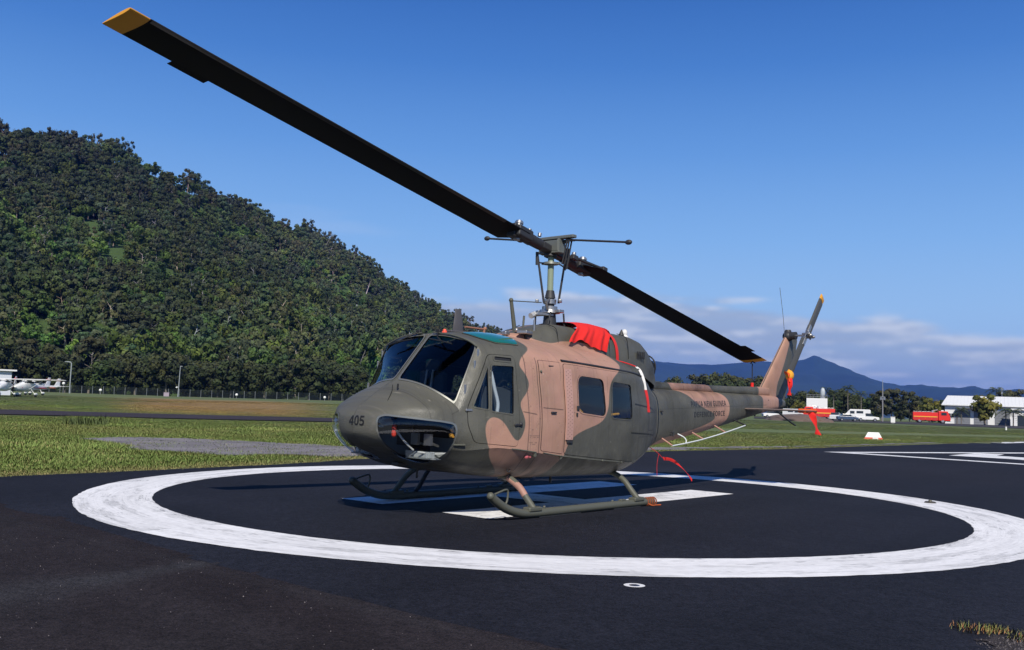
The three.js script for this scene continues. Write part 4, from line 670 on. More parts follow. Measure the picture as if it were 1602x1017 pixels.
// --- door furniture
for (const s of [-1, 1]) {
  // perforated stiffener on the leading edge of the cargo door, dotted with rivets
  const strip = [], N = 16; for (let i = 0; i < N; i++) { }
  const g = new THREE.BoxGeometry(0.15, 0.965, 0.024, 1, 14, 1).translate(1.068, 1.478, s * 1.263), p = g.attributes.position;
  const zAt = y => s * (curve1([[0.9, 1.240], [1.0, 1.248], [1.27, 1.256], [1.5, 1.240], [1.71, 1.217], [1.96, 1.186]], y) + 0.008);
  for (let i = 0; i < p.count; i++) p.setZ(i, zAt(p.getY(i)) + (p.getZ(i) - s * 1.263)); 
  const st = part('door_stiffener', (g.computeVertexNormals(), g), std(lin(0.50, 0.29, 0.235), 0.55), heli), rg = [];
  for (let i = 0; i < 19; i++) for (const dx of [-0.042, 0, 0.042]) { const y = 1.02 + i * 0.05 + (dx === 0 ? 0.025 : 0); rg.push(new THREE.SphereGeometry(0.0065, 6, 4).translate(1.068 + dx, y, zAt(y) + s * 0.012)); }
  part('rivet', rg, std(lin(0.2, 0.115, 0.09), 0.6), st).userData.kind = 'stuff';
  part('door_foot', box(0.12, 0.035, 0.03, 1.05, 0.968, s * 1.255, 0, 0.006), DARK, heli);
  each('door_handle', [box(0.10, 0.03, 0.03, 2.12, 1.19, s * 1.218, 0, 0.01), ball(0.03, 2.06, 1.20, s * 1.222, 10)], DARK, heli);
  each('door_latch', [box(0.11, 0.022, 0.02, 1.42, 1.36, s * 1.262, 0, 0.006), box(0.11, 0.022, 0.02, 1.40, 1.98, s * 1.168, 0, 0.006), box(0.05, 0.06, 0.02, 0.88, 1.43, s * 1.262, 0, 0.006), box(0.03, 0.05, 0.02, 0.9, 1.34, s * 1.262, 0, 0.006)], DARK, heli);
  part('door_track', tube([[1.16, 2.072, s * 1.148], [0.3, 2.038, s * 1.148], [-0.5, 1.998, s * 1.128], [-0.9, 1.975, s * 1.06], [-1.1, 1.95, s * 1.0]], 0.016, 30, 8), DARK, heli);
  each('sill_rail', [tube([[2.72, 0.935, s * 1.03], [2.1, 0.875, s * 1.20], [1.74, 0.835, s * 1.226]], 0.010, 20, 6), tube([[1.60, 0.825, s * 1.236], [1.1, 0.765, s * 1.236], [-0.1, 0.672, s * 1.203], [-0.75, 0.655, s * 1.15]], 0.010, 30, 6), box(0.04, 0.07, 0.03, 1.74, 0.81, s * 1.215, 0, 0.006), box(0.035, 0.05, 0.03, 1.20, 0.76, s * 1.225, 0, 0.006), ball(0.018, 0.2, 0.69, s * 1.215), ball(0.018, -0.32, 0.655, s * 1.19), ball(0.018, 1.62, 1.90, s * 1.178)], OL, heli);
  const nav = part('navigation_light', [new THREE.SphereGeometry(0.032, 14, 10).scale(1.2, 1, 0.9).translate(1.85, 0.775, s * 1.16), rod([1.80, 0.775, s * 1.15], [1.80, 0.775, s * 1.185], 0.016)], std(lin(0.55, 0.13, 0.14), 0.25), heli);
  each('roof_lamp', [new THREE.SphereGeometry(0.045, 12, 10).scale(1.3, 0.8, 0.9).translate(0.02, 2.235, s * 0.76), box(0.18, 0.05, 0.05, -0.06, 2.225, s * 0.77, 0, 0.012)], PK, heli);
  part('tie_down_ring', new THREE.TorusGeometry(0.03, 0.008, 6, 14).translate(2.0, 0.60, s * .99), DARK, heli);
  part('step', [box(0.16, 0.02, 0.05, 2.93, 0.93, s * 0.965, 0.4 * s, 0.006)], OL, heli);
  each('post_fitting', [box(0.10, 0.035, 0.03, 2.80, 1.36, s * .99, 0.3 * s, 0.01), box(0.03, 0.10, 0.02, 2.575, 2.09, s * .905, 0, 0.006), box(0.03, 0.12, 0.02, 2.64, 1.93, s * .915, 0, 0.006), box(0.03, 0.16, 0.02, 2.80, 1.60, s * .915, 0, 0.006)], STEEL, heli);
}
// --- engine deck, doghouse and exhaust
{
  const prof = [[1.22, 2.43, .10, 2.30], [1.02, 2.49, .30, 2.26], [.72, 2.585, .42, 2.22], [.38, 2.665, .475, 2.20], [0.1, 2.69, .50, 2.18], [-.35, 2.68, .51, 2.16], [-.9, 2.675, .51, 2.12], [-1.4, 2.675, .50, 2.08], [-1.85, 2.66, .46, 2.02], [-2.15, 2.615, .41, 1.95], [-2.4, 2.50, .35, 1.90], [-2.56, 2.36, .31, 1.86], [-2.63, 2.20, .29, 1.82]];
  const rings = [];
  const at = x => [1, 2, 3].map(k => curve1([...prof].reverse().map(p => [p[0], p[k]]), x));
  for (let i = 0; i < prof.length; i++) for (let s = 0; s < (i < prof.length - 1 ? 3 : 1); s++) {
    const x = i < prof.length - 1 ? lerp(prof[i][0], prof[i + 1][0], s / 3) : prof[i][0], [top, w, base] = at(x), r = [], ex = 3.1;
    for (let j = 0; j <= 28; j++) { const a = Math.PI * j / 28, c = Math.cos(a), sn = Math.sin(a); r.push([x, base + (top - base) * Math.pow(sn, 2 / ex), w * 1.06 * Math.sign(c) * Math.pow(Math.abs(c), 2 / ex)]); }
    rings.push(r);
  }
  let g = loft(rings, false, false);
  part('engine_cowling', skinUV(mergeVertices(g)), SKIN, heli);
  // closing plate, exhaust pipe, louvre strips
  each('exhaust_pipe', [new THREE.CylinderGeometry(0.20, 0.24, 0.5, 28, 1, true).rotateZ(Math.PI / 2).rotateZ(0.12).translate(-2.55, 2.16, 0), new THREE.TorusGeometry(0.20, 0.014, 8, 28).rotateY(Math.PI / 2).translate(-2.79, 2.19, 0), new THREE.CircleGeometry(0.22, 28).rotateY(-Math.PI / 2).translate(-2.45, 2.16, 0)], BLK, heli);
  part('cowling_back', box(0.02, 0.36, 0.58, -2.61, 1.98, 0, 0, 0.008), DARK, heli);
  for (const s of [-1, 1]) {
    const sl = []; for (let i = 0; i < 5; i++) sl.push(box(0.012, 0.12, 0.02, -1.75 - i * 0.05, 2.33, s * 0.50, s * 0.2));
    part('louvre', sl, DARK, heli);
    for (const [x, k] of [[.38, .95], [-.9, 1.02], [-1.45, 1]]) part('cowling_seam', tube([[x, 2.665, s * .28 * k], [x, 2.60, s * .455 * k], [x, 2.46, s * .505 * k], [x, 2.25, s * .525 * k]], 0.006, 16, 6), SEAMM, heli);
    part('air_intake', [box(0.04, 0.12, 0.08, 0.95, 2.42, s * 0.34, s * 0.7, 0.02)], BLK, heli);
  }
  const bc = part('anti_collision_light', [new THREE.CylinderGeometry(0.05, 0.075, 0.05, 16).translate(-2.1, 2.675, 0), new THREE.SphereGeometry(0.05, 16, 10).scale(1, 1.3, 1).translate(-2.1, 2.735, 0)], std(lin(0.75, 0.74, 0.72), 0.2), heli);
  part('light_base', new THREE.ConeGeometry(0.10, 0.2, 16, 1, true).translate(-2.05, 2.70, 0.03), DARK, bc);
}
// --- tail boom with the drive shaft cover along its top
{
  const st = [[-2.48, .775, 1.815, .44], [-3.3, .875, 1.815, .405], [-4.2, 1.0, 1.82, .365], [-5.2, 1.145, 1.825, .315], [-6.2, 1.30, 1.825, .26], [-7.0, 1.42, 1.83, .21], [-7.6, 1.50, 1.83, .165], [-8.1, 1.55, 1.80, .11], [-8.42, 1.59, 1.74, .05]];
  const rings = st.map(([x, b, t, w]) => { const r = []; for (let j = 0; j < 40; j++) { const a = j / 40 * Math.PI * 2, c = Math.cos(a), s = Math.sin(a), ex = 2.9; r.push([x, (b + t) / 2 + (t - b) / 2 * Math.sign(s) * Math.pow(Math.abs(s), 2 / ex), w * Math.sign(c) * Math.pow(Math.abs(c), 2 / ex)]); } return r; });
  part('tail_boom', skinUV(creased(loft(rings).toNonIndexed(), 40)), SKIN, heli);
  part('joint_collar', skinUV(loft([-2.46, -2.53].map(x => { const r = []; for (let j = 0; j < 40; j++) { const a = j / 40 * Math.PI * 2, c = Math.cos(a), s = Math.sin(a), ex = 2.9; r.push([x, 1.295 + .535 * Math.sign(s) * Math.pow(Math.abs(s), 2 / ex), .452 * Math.sign(c) * Math.pow(Math.abs(c), 2 / ex)]); } return r; }))), SKIN, heli);
  const cs = [[-2.3, 1.75, 1.92, .13], [-3.2, 1.78, 1.94, .125], [-4.8, 1.80, 1.955, .115], [-4.82, 1.80, 1.945, .108], [-6.2, 1.80, 1.97, .105], [-7.2, 1.80, 2.0, .10], [-7.55, 1.80, 2.0, .09]];
  const cr2 = cs.map(([x, b, t, w]) => { const r = []; for (let j = 0; j < 20; j++) { const a = j / 20 * Math.PI * 2, c = Math.cos(a), s = Math.sin(a), ex = 3.2; r.push([x, (b + t) / 2 + (t - b) / 2 * Math.sign(s) * Math.pow(Math.abs(s), 2 / ex), w * Math.sign(c) * Math.pow(Math.abs(c), 2 / ex)]); } return r; });
  part('drive_shaft_cover', skinUV(creased(loft(cr2).toNonIndexed(), 40)), SKIN, heli);
  // fin: swept, symmetrical section
  const secs = [[1.50, -7.62, -8.30, .12], [1.75, -7.38, -8.46, .165], [2.0, -7.29, -8.58, .17], [2.4, -7.70, -8.80, .15], [2.8, -8.10, -9.0, .13], [3.1, -8.40, -9.10, .11], [3.21, -8.53, -9.08, .08]];
  const fr = secs.map(([y, a, b, w]) => { const r = []; for (let j = 0; j < 32; j++) { const t = j / 32 * Math.PI * 2, c = (1 - Math.cos(t)) / 2, th = w * 2.6 * (Math.sqrt(Math.max(c, 0)) - c) * (t < Math.PI ? 1 : -1) * 0.62 + (t < Math.PI ? 1 : -1) * 0.003; r.push([lerp(a, b, c), y + (lerp(a, b, c) - a) * 0.02, th]); } return r; });
  part('tail_fin', skinUV(creased(loft(fr).toNonIndexed(), 45)), SKIN, heli);
  // stabiliser on each side
  for (const s of [-1, 1]) {
    const er = [[0.12, -6.05, -6.78, .05], [0.8, -6.08, -6.76, .042], [1.46, -6.12, -6.74, .034], [1.5, -6.18, -6.70, .015]].map(([z, a, b, w]) => { const r = []; for (let j = 0; j < 28; j++) { const t = j / 28 * Math.PI * 2, c = (1 - Math.cos(t)) / 2; r.push([lerp(a, b, c), 1.52 + w * 2.6 * 0.62 * (Math.sqrt(c) - c) * (t < Math.PI ? 1 : -1) + (t < Math.PI ? 1 : -1) * 0.002, s * z]); } return r; });
    part('stabiliser', creased(loft(er).toNonIndexed(), 45), std(lin(0.20, 0.15, 0.125), 0.5), heli);
  }
  part('tail_skid', tube([[-8.05, 1.52, 0], [-8.5, 1.36, 0], [-8.95, 1.22, 0], [-9.05, 1.2, 0]], 0.018, 20, 8), DARK, heli);
  part('whip_antenna', tube([[-8.45, 3.15, 0], [-8.36, 3.6, 0], [-8.18, 4.22, 0]], 0.0055, 16, 6), std(lin(0.10, 0.10, 0.11), 0.6), heli);
  // rail antenna on its standoffs
  const W = std(lin(0.62, 0.66, 0.66), 0.45);
  const ra = part('rail_antenna', tube([[-2.78, .835, -.57], [-3.3, .88, -.565], [-3.9, .945, -.555], [-4.74, 1.06, -.535], [-5.6, 1.195, -.51]], 0.0115, 40, 8), W, heli);
  for (const [x, y, z, y1, z1] of [[-2.80, .95, -.36, .835, -.57], [-3.88, 1.05, -.33, .945, -.555], [-4.76, 1.18, -.30, 1.06, -.535]]) part('standoff', rod([x, y, z], [x, y1, z1], 0.016), PK, ra);
  part('standoff', rod([-5.6, 1.30, -.26], [-5.62, 1.195, -.52], 0.016), BLK, ra);
  part('feed_line', tube([[-3.3, 1.03, -.37], [-3.33, .98, -.47], [-3.3, .93, -.54], [-3.26, .88, -.565]], 0.012, 16, 6), W, ra);
  each('boom_fitting', [box(0.06, 0.03, 0.05, -3.02, 1.06, -.43, 0, 0.01), box(0.03, 0.06, 0.03, -3.02, 1.02, -.44, 0, 0.01), box(0.05, 0.03, 0.04, -2.62, 1.42, -.455, 0, 0.01), ball(0.02, -7.30, 1.72, -.17)], DARK, heli);
}
// --- tail rotor on the port side of the fin
{
  part('tail_gearbox', [new THREE.SphereGeometry(0.12, 18, 12).scale(1.1, 0.95, 1).translate(-8.58, 3.17, -.02), new THREE.CylinderGeometry(0.085, 0.085, 0.16, 18).rotateX(Math.PI / 2).translate(-8.56, 3.18, -.14), new THREE.CylinderGeometry(0.06, 0.10, 0.1, 18).translate(-8.62, 3.27, 0)], DARK, heli);
  const H = V(-8.534, 3.18, -.46), a = 131.7 * Math.PI / 180, d = V(Math.cos(a), Math.sin(a), 0), q = V(-d.y, d.x, 0);
  const tm = new THREE.Matrix4().makeBasis(d, q, V(0, 0, 1)).setPosition(H);
  const M = g => g.applyMatrix4(tm);
  part('tail_rotor_hub', [M(new THREE.CylinderGeometry(0.022, 0.022, 0.36, 14).rotateX(Math.PI / 2).translate(0, 0, .16)), M(box(0.34, 0.07, 0.07, 0, 0, 0, 0, 0.015)), M(box(0.08, 0.22, 0.03, 0, 0, -.07, 0, 0.01)), M(ball(0.045, 0, 0, -.10)), M(new THREE.CylinderGeometry(0.035, 0.035, 0.22, 12).rotateX(Math.PI / 2).translate(.05, .10, -.02)), M(new THREE.CylinderGeometry(0.02, 0.02, 0.15, 10).rotateX(Math.PI / 2).translate(-.05, -.10, -.03)), M(ball(0.028, .05, .10, -.13)), M(ball(0.028, -.05, -.1, -.11)), M(rod([.05, .1, -.05], [.13, .06, -.02], 0.012)), M(rod([-.05, -.1, -.05], [-.13, -.06, -.02], 0.012))], STEEL, heli);
  const foil = (x0, x1, c, w) => loft([[x0, c * 0.86, w], [x0 + 0.05, c, w], [x1 - 0.02, c, w * .95], [x1, c * .96, w * .5]].map(([x, ch, th]) => { const r = []; for (let j = 0; j < 24; j++) { const t = j / 24 * Math.PI * 2, k = (1 - Math.cos(t)) / 2; r.push([x, (k - 0.3) * ch, th * 1.6 * (Math.sqrt(k) - k) * (t < Math.PI ? 1 : -1) + (t < Math.PI ? .002 : -.002)]); } return r; }));
  for (const s of [0, 1]) {
    const turn = g => M(s ? g.rotateZ(Math.PI) : g);
    const b = part('tail_rotor_blade', creased(turn(foil(.16, 1.16, .215, .06)).toNonIndexed(), 40), std(lin(0.075, 0.075, 0.07), 0.6), heli);
    part('blade_tip', creased(turn(foil(1.161, 1.295, .213, .057)).toNonIndexed(), 40), YELLOW, b);
    part('blade_grip', turn(box(0.22, 0.10, 0.075, .20, 0, 0, 0, 0.02)), STEEL, b);
  }
}
// --- skids
for (const s of [-1, 1]) {
  const z = s * 1.30;
  const sk = part('landing_skid', [tube([[-1.02, .06, z], [-.3, .06, z], [.6, .06, z], [1.4, .06, z], [1.95, .065, z], [2.2, .095, z], [2.42, .165, z], [2.58, .25, z], [2.68, .315, z]], 0.056, 60, 14), new THREE.CircleGeometry(0.056, 14).rotateY(-Math.PI / 2).translate(-1.02, .06, z), ball(.05, 2.685, .318, z, 14)], OL, heli);
  part('tow_eye', tube([[2.64, .33, z], [2.52, .36, z], [2.40, .385, z], [2.36, .36, z], [2.37, .25, z], [2.42, .18, z]], 0.014, 24, 6), OL, sk);
  part('skid_saddle', [box(.26, .06, .13, 1.86, .115, z, 0, 0.02), box(.26, .06, .13, -.58, .115, z, 0, 0.02), ball(.022, 1.62, .125, z), ball(.018, .05, .12, z), box(.12, .03, .06, -.2, .118, z, 0, 0.01)], OL, sk);
  each('skid_shoe', [box(.9, .012, .07, 1.3, .006, z, 0, 0.003), box(.7, .012, .07, -.3, .006, z, 0, 0.003)], DARK, sk);
}
for (const [x, top] of [[1.86, .44], [-.58, .42]]) {
  const pts = [[x, .12, -1.32], [x, .22, -1.22], [x, .38, -1.06], [x, top + .05, -.86], [x, top + .08, -.6], [x, top + .09, 0], [x, top + .08, .6], [x, top + .05, .86], [x, .38, 1.06], [x, .22, 1.22], [x, .12, 1.32]];
  const t = part('cross_tube', tube(pts, 0.042, 70, 12), OL, heli);
  if (x > 0) for (const s of [-1]) part('painted_sleeve', tube([[x, .27, s * 1.172], [x, .38, s * 1.06], [x, top + .045, s * .87]], 0.0445, 20, 12), PK, t);
  each('tube_clamp', [box(.12, .10, .10, x, top + .10, -.55, 0, 0.015), box(.12, .10, .10, x, top + .10, .55, 0, 0.015)], DARK, t);
}
part('starboard_tube', tube([[1.52, .54, .88], [1.49, .38, 1.05], [1.46, .20, 1.2], [1.44, .12, 1.30]], .034, 24, 10), DARK, heli);  // dark tube beside the starboard leg of the front cross tube
each('belly_fitting', [box(.3, .08, .3, .6, .41, 0, 0, 0.02), rod([.1, .44, -.2], [.1, .30, -.2], 0.02), rod([2.5, .55, .2], [2.5, .42, .2], .014), box(.2, .05, .12, 2.9, .63, .1, 0, 0.015), box(.16, .05, .16, -.1, .42, .3, 0, 0.02)], DARK, heli);
part('landing_light', [new THREE.CylinderGeometry(.11, .12, .05, 20).translate(1.3, .43, -.35), new THREE.SphereGeometry(.09, 16, 8).scale(1, .4, 1).translate(1.3, .405, -.35)], STEEL, heli);
// --- nose fittings, wipers, aerials on the roof
{
  const nt = canvas(256, 160, (g, w, h) => { g.clearRect(0, 0, w, h); g.fillStyle = '#161513'; g.textAlign = 'center'; g.textBaseline = 'middle'; g.font = 'bold 150px sans-serif'; g.save(); g.translate(w / 2, h / 2 + 6); g.scale(0.86, 0.94); g.fillText('405', 0, 0); g.restore(); });
  // the number follows the curve of the nose: points of the skin nearest ahead of a small grid
  const W = .33, Hh = .19, nx = 24, ny = 14, pos = [], uv = [], idx = [];
  const front = (y, z) => { let best = -9; for (const r of bodyRows) if (r.v < 3.4) for (let j = 0; j + 1 < r.pts.length; j++) { const a = r.pts[j], b = r.pts[j + 1]; if ((a[1] - y) * (b[1] - y) > 0) continue; const t = (y - a[1]) / (b[1] - a[1] || 1e-9), zz = lerp(a[2], b[2], t); pts.push([Math.abs(zz), lerp(a[0], b[0], t)]); } return best; };
  let pts = [];
  for (let j = 0; j <= ny; j++) { const y = 1.195 + (j / ny - .5) * Hh; pts = []; front(y, 0); pts.sort((p, q) => p[0] - q[0]); for (let i = 0; i <= nx; i++) { const z = -0.055 - (i / nx - .5) * -W * -1; pos.push(curve1(pts, Math.abs(z)) + .004, y, z); uv.push(i / nx, j / ny); } }
  for (let j = 0; j < ny; j++) for (let i = 0; i < nx; i++) { const a = j * (nx + 1) + i, b = a + 1, c = a + nx + 1, d = c + 1; idx.push(a, b, c, b, d, c); }
  const g = new THREE.BufferGeometry(); g.setAttribute('position', new THREE.Float32BufferAttribute(pos, 3)); g.setAttribute('uv', new THREE.Float32BufferAttribute(uv, 2)); g.setIndex(idx); g.computeVertexNormals();
  part('nose_number', g, new THREE.MeshStandardMaterial({ map: canvasTex(nt), transparent: true, alphaTest: 0.4, roughness: 0.6, side: THREE.DoubleSide }), heli);
  part('nose_door_seam', tube([[3.30, 1.645, -.12], [3.42, 1.56, -.24], [3.55, 1.45, -.32], [3.64, 1.34, -.36], [3.70, 1.22, -.375]], .005, 30, 6), SEAMM, heli);
  part('nose_fitting', [rod([3.36, 1.60, -.28], [3.36, 1.66, -.285], .012)], BLK, heli);
  part('chin_rim_glint', tube([[3.73, 1.02, .22], [3.70, .96, .24], [3.62, .89, .27], [3.52, .855, .30]], .010, 20, 6), GREYM, heli);  // thin grey tube stands in for the glint on the starboard chin rim
  for (const s of [-1, 1]) {
    const w = part('wiper', [tube([[2.60, 2.375, s * .20], [2.70, 2.31, s * .28], [2.76, 2.235, s * .42]], .010, 12, 6), box(.05, .05, .08, 2.585, 2.385, s * .19, 0, .015)], BLK, heli);
    part('wiper_blade', tube([[2.72, 2.275, s * .16], [2.755, 2.24, s * .40], [2.745, 2.20, s * .60]], .010, 14, 6), BLK, w);
    part('rain_gutter', tube([[2.60, 2.372, s * .10], [2.605, 2.33, s * .45], [2.59, 2.25, s * .74], [2.58, 2.17, s * .885]], .010, 24, 6), OL, heli);
  }
  part('blade_antenna', [loft([[2.42, 2.13, 1.90, .022], [2.55, 2.11, 1.93, .018], [2.74, 2.085, 1.97, .010]].map(([y, a, b, w]) => { const r = []; for (let j = 0; j < 20; j++) { const t = j / 20 * Math.PI * 2, c = (1 - Math.cos(t)) / 2; r.push([lerp(a, b, c), y, Math.sin(t) * w]); } return r; })), box(.34, .03, .10, 2.03, 2.425, 0, 0, .01)], std(lin(.085, .08, .085), .6), heli);
  part('roof_beacon', [new THREE.CylinderGeometry(.03, .04, .02, 14).translate(2.28, 2.405, 0), new THREE.SphereGeometry(.027, 14, 8).translate(2.28, 2.42, 0)], std(lin(.8, .10, .05), .25), heli);
  part('pitot_tube', [rod([1.35, 2.52, .12], [1.75, 2.52, .12], .014), rod([1.35, 2.43, .12], [1.35, 2.53, .12], .018), ball(.028, 1.33, 2.53, .12)], std(lin(.30, .14, .09), .5), heli);
  part('wire_deflector', [rod([.80, 2.5, 0], [.91, 2.985, 0], .034, .026), rod([.91, 2.975, 0], [.22, 3.02, -.02], .008), ball(.034, .91, 2.985, 0), rod([.62, 2.57, .0], [.60, 2.78, 0], .016)], OL, heli);
  each('deck_fitting', [box(.10, .06, .08, 1.14, 2.475, -.12, 0, .015), ball(.03, 1.0, 2.53, -.2), box(.24, .05, .16, .98, 2.49, -.34, 0.3, .015), rod([.72, 2.5, -.3], [.72, 2.7, -.3], .014)], STEEL, heli);
}
// --- mast, swashplate, head
const HUB = V(-.005, 3.852, 0), TILT = 10.45 * Math.PI / 180;
{
  const up = V(-.0, 1, 0);
  part('mast', [new THREE.CylinderGeometry(.048, .048, .62, 20).translate(-.01, 3.46, 0)], std(lin(.24, .29, .20), .45), heli);
  part('mast_boot', [new THREE.CylinderGeometry(.058, .075, .20, 20).translate(-.012, 3.07, 0), new THREE.CylinderGeometry(.085, .11, .32, 20).translate(-.02, 2.80, 0), new THREE.CylinderGeometry(.06, .085, .12, 20).translate(-.015, 3.17, 0)], DARK, heli);
  const sw = part('swashplate', [new THREE.CylinderGeometry(.155, .165, .05, 26).translate(-.015, 2.90, 0), new THREE.CylinderGeometry(.12, .12, .05, 24).translate(-.015, 2.955, 0), new THREE.CylinderGeometry(.10, .10, .07, 22).translate(-.012, 3.055, 0), box(.13, .05, .07, -.02, 2.90, -.20, 0, .012), box(.13, .05, .07, -.02, 2.90, .20, 0, .012), box(.30, .045, .06, .14, 2.845, -.02, -.4, .012)], STEEL, heli);
  part('swashplate_weight', [new THREE.CylinderGeometry(.045, .045, .10, 16).rotateZ(1.2).translate(.30, 2.825, .08), rod([.0, 2.86, .02], [.30, 2.82, .08], .022)], std(lin(.7, .69, .66), .3, .5), sw);
  each('scissor_link', [rod([.14, 2.92, -.08], [.20, 3.02, -.10], .02), rod([.20, 3.02, -.10], [.08, 3.08, -.06], .02), rod([-.16, 2.92, .08], [-.22, 3.03, .10], .02), rod([-.22, 3.03, .10], [-.08, 3.08, .06], .02), box(.16, .045, .05, -.12, 3.075, -.12, .6, .01), box(.12, .05, .05, .13, 3.06, .14, .6, .01)], STEEL, sw);
  each('control_tube', [rod([.22, 2.60, -.14], [.16, 2.88, -.16], .014), rod([-.20, 2.60, -.16], [-.16, 2.88, -.16], .014), rod([.14, 2.62, .16], [.14, 2.88, .15], .014)], DARK, heli);
  part('mixing_plate', [new THREE.CylinderGeometry(.11, .12, .035, 24).translate(-.01, 3.655, 0), box(.05, .04, .30, -.01, 3.655, 0, .4, .012)], GREYM, heli);
  const AZ = -1.7 * Math.PI / 180, bz = V(-Math.sin(AZ), 0, Math.cos(AZ)), e1 = V(Math.cos(TILT) * Math.cos(AZ), Math.sin(TILT), Math.cos(TILT) * Math.sin(AZ)), e2 = V().crossVectors(bz, e1);
  const hm = new THREE.Matrix4().makeBasis(e1, e2, bz).setPosition(HUB), M = g => g.applyMatrix4(hm);
  const zc = [];
  part('rotor_hub', [M(box(.62, .12, .17, 0, 0, 0, 0, .03)), M(new THREE.CylinderGeometry(.10, .10, .2, 22).translate(0, 0, 0)), M(new THREE.CylinderGeometry(.062, .062, .34, 18).rotateX(Math.PI / 2).translate(0, 0, 0))], DARK, heli);
  // stabiliser bar frame: level, square to the blades
  const tb = [];
  part('stabiliser_frame', [box(.10, .05, .80, .0, 4.045, -.06, 0, .012), box(.17, .20, .04, 0, 3.92, .16, 0, .01), box(.17, .20, .04, 0, 3.92, -.20, 0, .01), box(.18, .03, .42, 0, 3.815, -.02, 0, .01), box(.03, .17, .36, .075, 3.915, -.02, 0, .008), box(.03, .06, .50, -.07, 3.99, -.05, 0, .01)], GREYM, heli);
  const bar = part('stabiliser_bar', [rod([.0, 3.99, -.40], [.0, 3.868, -1.42], .016), rod([0, 4.03, .30], [0, 4.165, 1.33], .016), rod([0, 4.0, -.30], [0, 3.98, -.46], .028, .018), rod([0, 4.015, .26], [0, 4.045, .42], .028, .018)], DARK, heli);
  part('bar_weight', [new THREE.SphereGeometry(.045, 14, 10).scale(.85, .85, 1.3).translate(0, 3.865, -1.44)], DARK, bar);
  part('bar_weight', [new THREE.SphereGeometry(.045, 14, 10).scale(.85, .85, 1.3).translate(0, 4.168, 1.35)], DARK, bar);
  const links = each('pitch_link', [rod([.16, 3.02, -.02], [.27, 3.78, .05], .017), rod([.27, 3.60, .05], [.275, 3.80, .05], .024), rod([-.15, 3.04, -.06], [-.16, 3.70, -.16], .017), rod([-.17, 3.56, -.14], [-.175, 3.90, -.2], .026)], DARK, heli);
  each('mixing_lever', [rod([.02, 3.98, -.33], [.02, 3.62, -.24], .013), rod([-.05, 3.98, -.36], [-.05, 3.55, -.28], .013), rod([.06, 3.98, -.40], [.03, 3.62, -.30], .013), rod([.04, 3.66, .10], [.26, 3.64, .05], .012), rod([-.04, 3.66, -.1], [-.16, 3.60, -.16], .012)], DARK, heli);
  // blades: symmetrical section, thick spar at the root, tab on the trailing edge, yellow tip
  const sec = (x, ch, th, le) => { const r = []; for (let j = 0; j < 40; j++) { const t = j / 40 * Math.PI * 2, c = (1 - Math.cos(t)) / 2; r.push([x, th * 2.97 * .5 * 2 * (.2969 * Math.sqrt(c) - .126 * c - .3516 * c * c + .2843 * c ** 3 - .1015 * c ** 4) * (t < Math.PI ? 1 : -1) * 1.12 + (t < Math.PI ? .0015 : -.0015), -le + c * ch]); } return r; };
  const R0 = 7.30, twist = (g, k) => { const p = g.attributes.position; for (let i = 0; i < p.count; i++) { const a = lerp(.10, k ? -.06 : .07, clamp((p.getX(i) - .8) / 6.3, 0, 1)), y = p.getY(i), z = p.getZ(i); p.setY(i, y * Math.cos(a) - z * Math.sin(a)); p.setZ(i, z * Math.cos(a) + y * Math.sin(a)); } g.computeVertexNormals(); return g; };
  const bladeM = new THREE.MeshPhysicalMaterial({ color: lin(.005, .0055, .0075), roughness: .75, specularIntensity: .35, bumpMap: skinBump, bumpScale: .002 });
  for (const k of [0, 1]) {
    const place = g => M(k ? g.rotateY(Math.PI) : g);
    const b = part('rotor_blade', creased(place(twist(loft([sec(.70, .26, .12, .13), sec(.76, .40, .115, .135), sec(.84, .535, .105, .135), sec(1.15, .54, .09, .135), sec(1.6, .533, .075, .133), sec(2.1, .533, .066, .133), sec(4.5, .533, .064, .133), sec(R0 - .22, .533, .062, .133)]), k)).toNonIndexed(), 40), bladeM, heli);
    part('blade_tip', creased(place(twist(loft([sec(R0 - .219, .534, .0625, .1335), sec(R0 - .02, .534, .0625, .1335), sec(R0, .528, .055, .131)]), k)).toNonIndexed(), 40), YELLOW, b);
    part('leading_edge', creased(place(twist(loft([[1.3, .086], [2.2, .0665], [4.5, .0645], [R0 - .24, .0625]].map(([x, th]) => { const r = []; for (let j = -6; j <= 6; j++) { const c = .09 * (j / 6) ** 2, y = th * 2.97 * (.2969 * Math.sqrt(c) - .126 * c - .3516 * c * c) * 1.12 + .0028; r.push([x, j < 0 ? -y : j > 0 ? y : 0, -.1365 + c * .533]); } return r; }), false, false), k)).toNonIndexed(), 60), std(lin(.055, .05, .045), .38, .5, { side: THREE.DoubleSide }), b);
    part('trim_tab', place(twist(box(.46, .008, .16, 6.26, 0, .41, 0, 0), k)), bladeM, b);
    part('blade_grip', [place(new THREE.CylinderGeometry(.085, .095, .50, 22).rotateZ(Math.PI / 2).translate(.55, 0, 0)), place(box(.34, .17, .26, .80, 0, .0, 0, .03)), place(box(.16, .21, .15, .92, 0, .02, 0, .02))], DARK, b);
    part('drag_brace', [place(rod([.42, .02, .16], [1.05, .02, .30], .024)), place(box(.13, .08, .08, .42, .02, .15, 0, .015)), place(box(.12, .07, .09, 1.05, .02, .30, 0, .015))], DARK, b);
    each('retention_bolt', [place(new THREE.CylinderGeometry(.052, .052, .30, 18).translate(.86, .03, 0)), place(new THREE.CylinderGeometry(.065, .065, .03, 18).translate(.86, .15, 0)), place(new THREE.CylinderGeometry(.035, .035, .06, 14).translate(.56, .13, .03)), place(new THREE.CylinderGeometry(.03, .03, .05, 14).translate(.40, .12, -.05))], STEEL, b);
  }
}
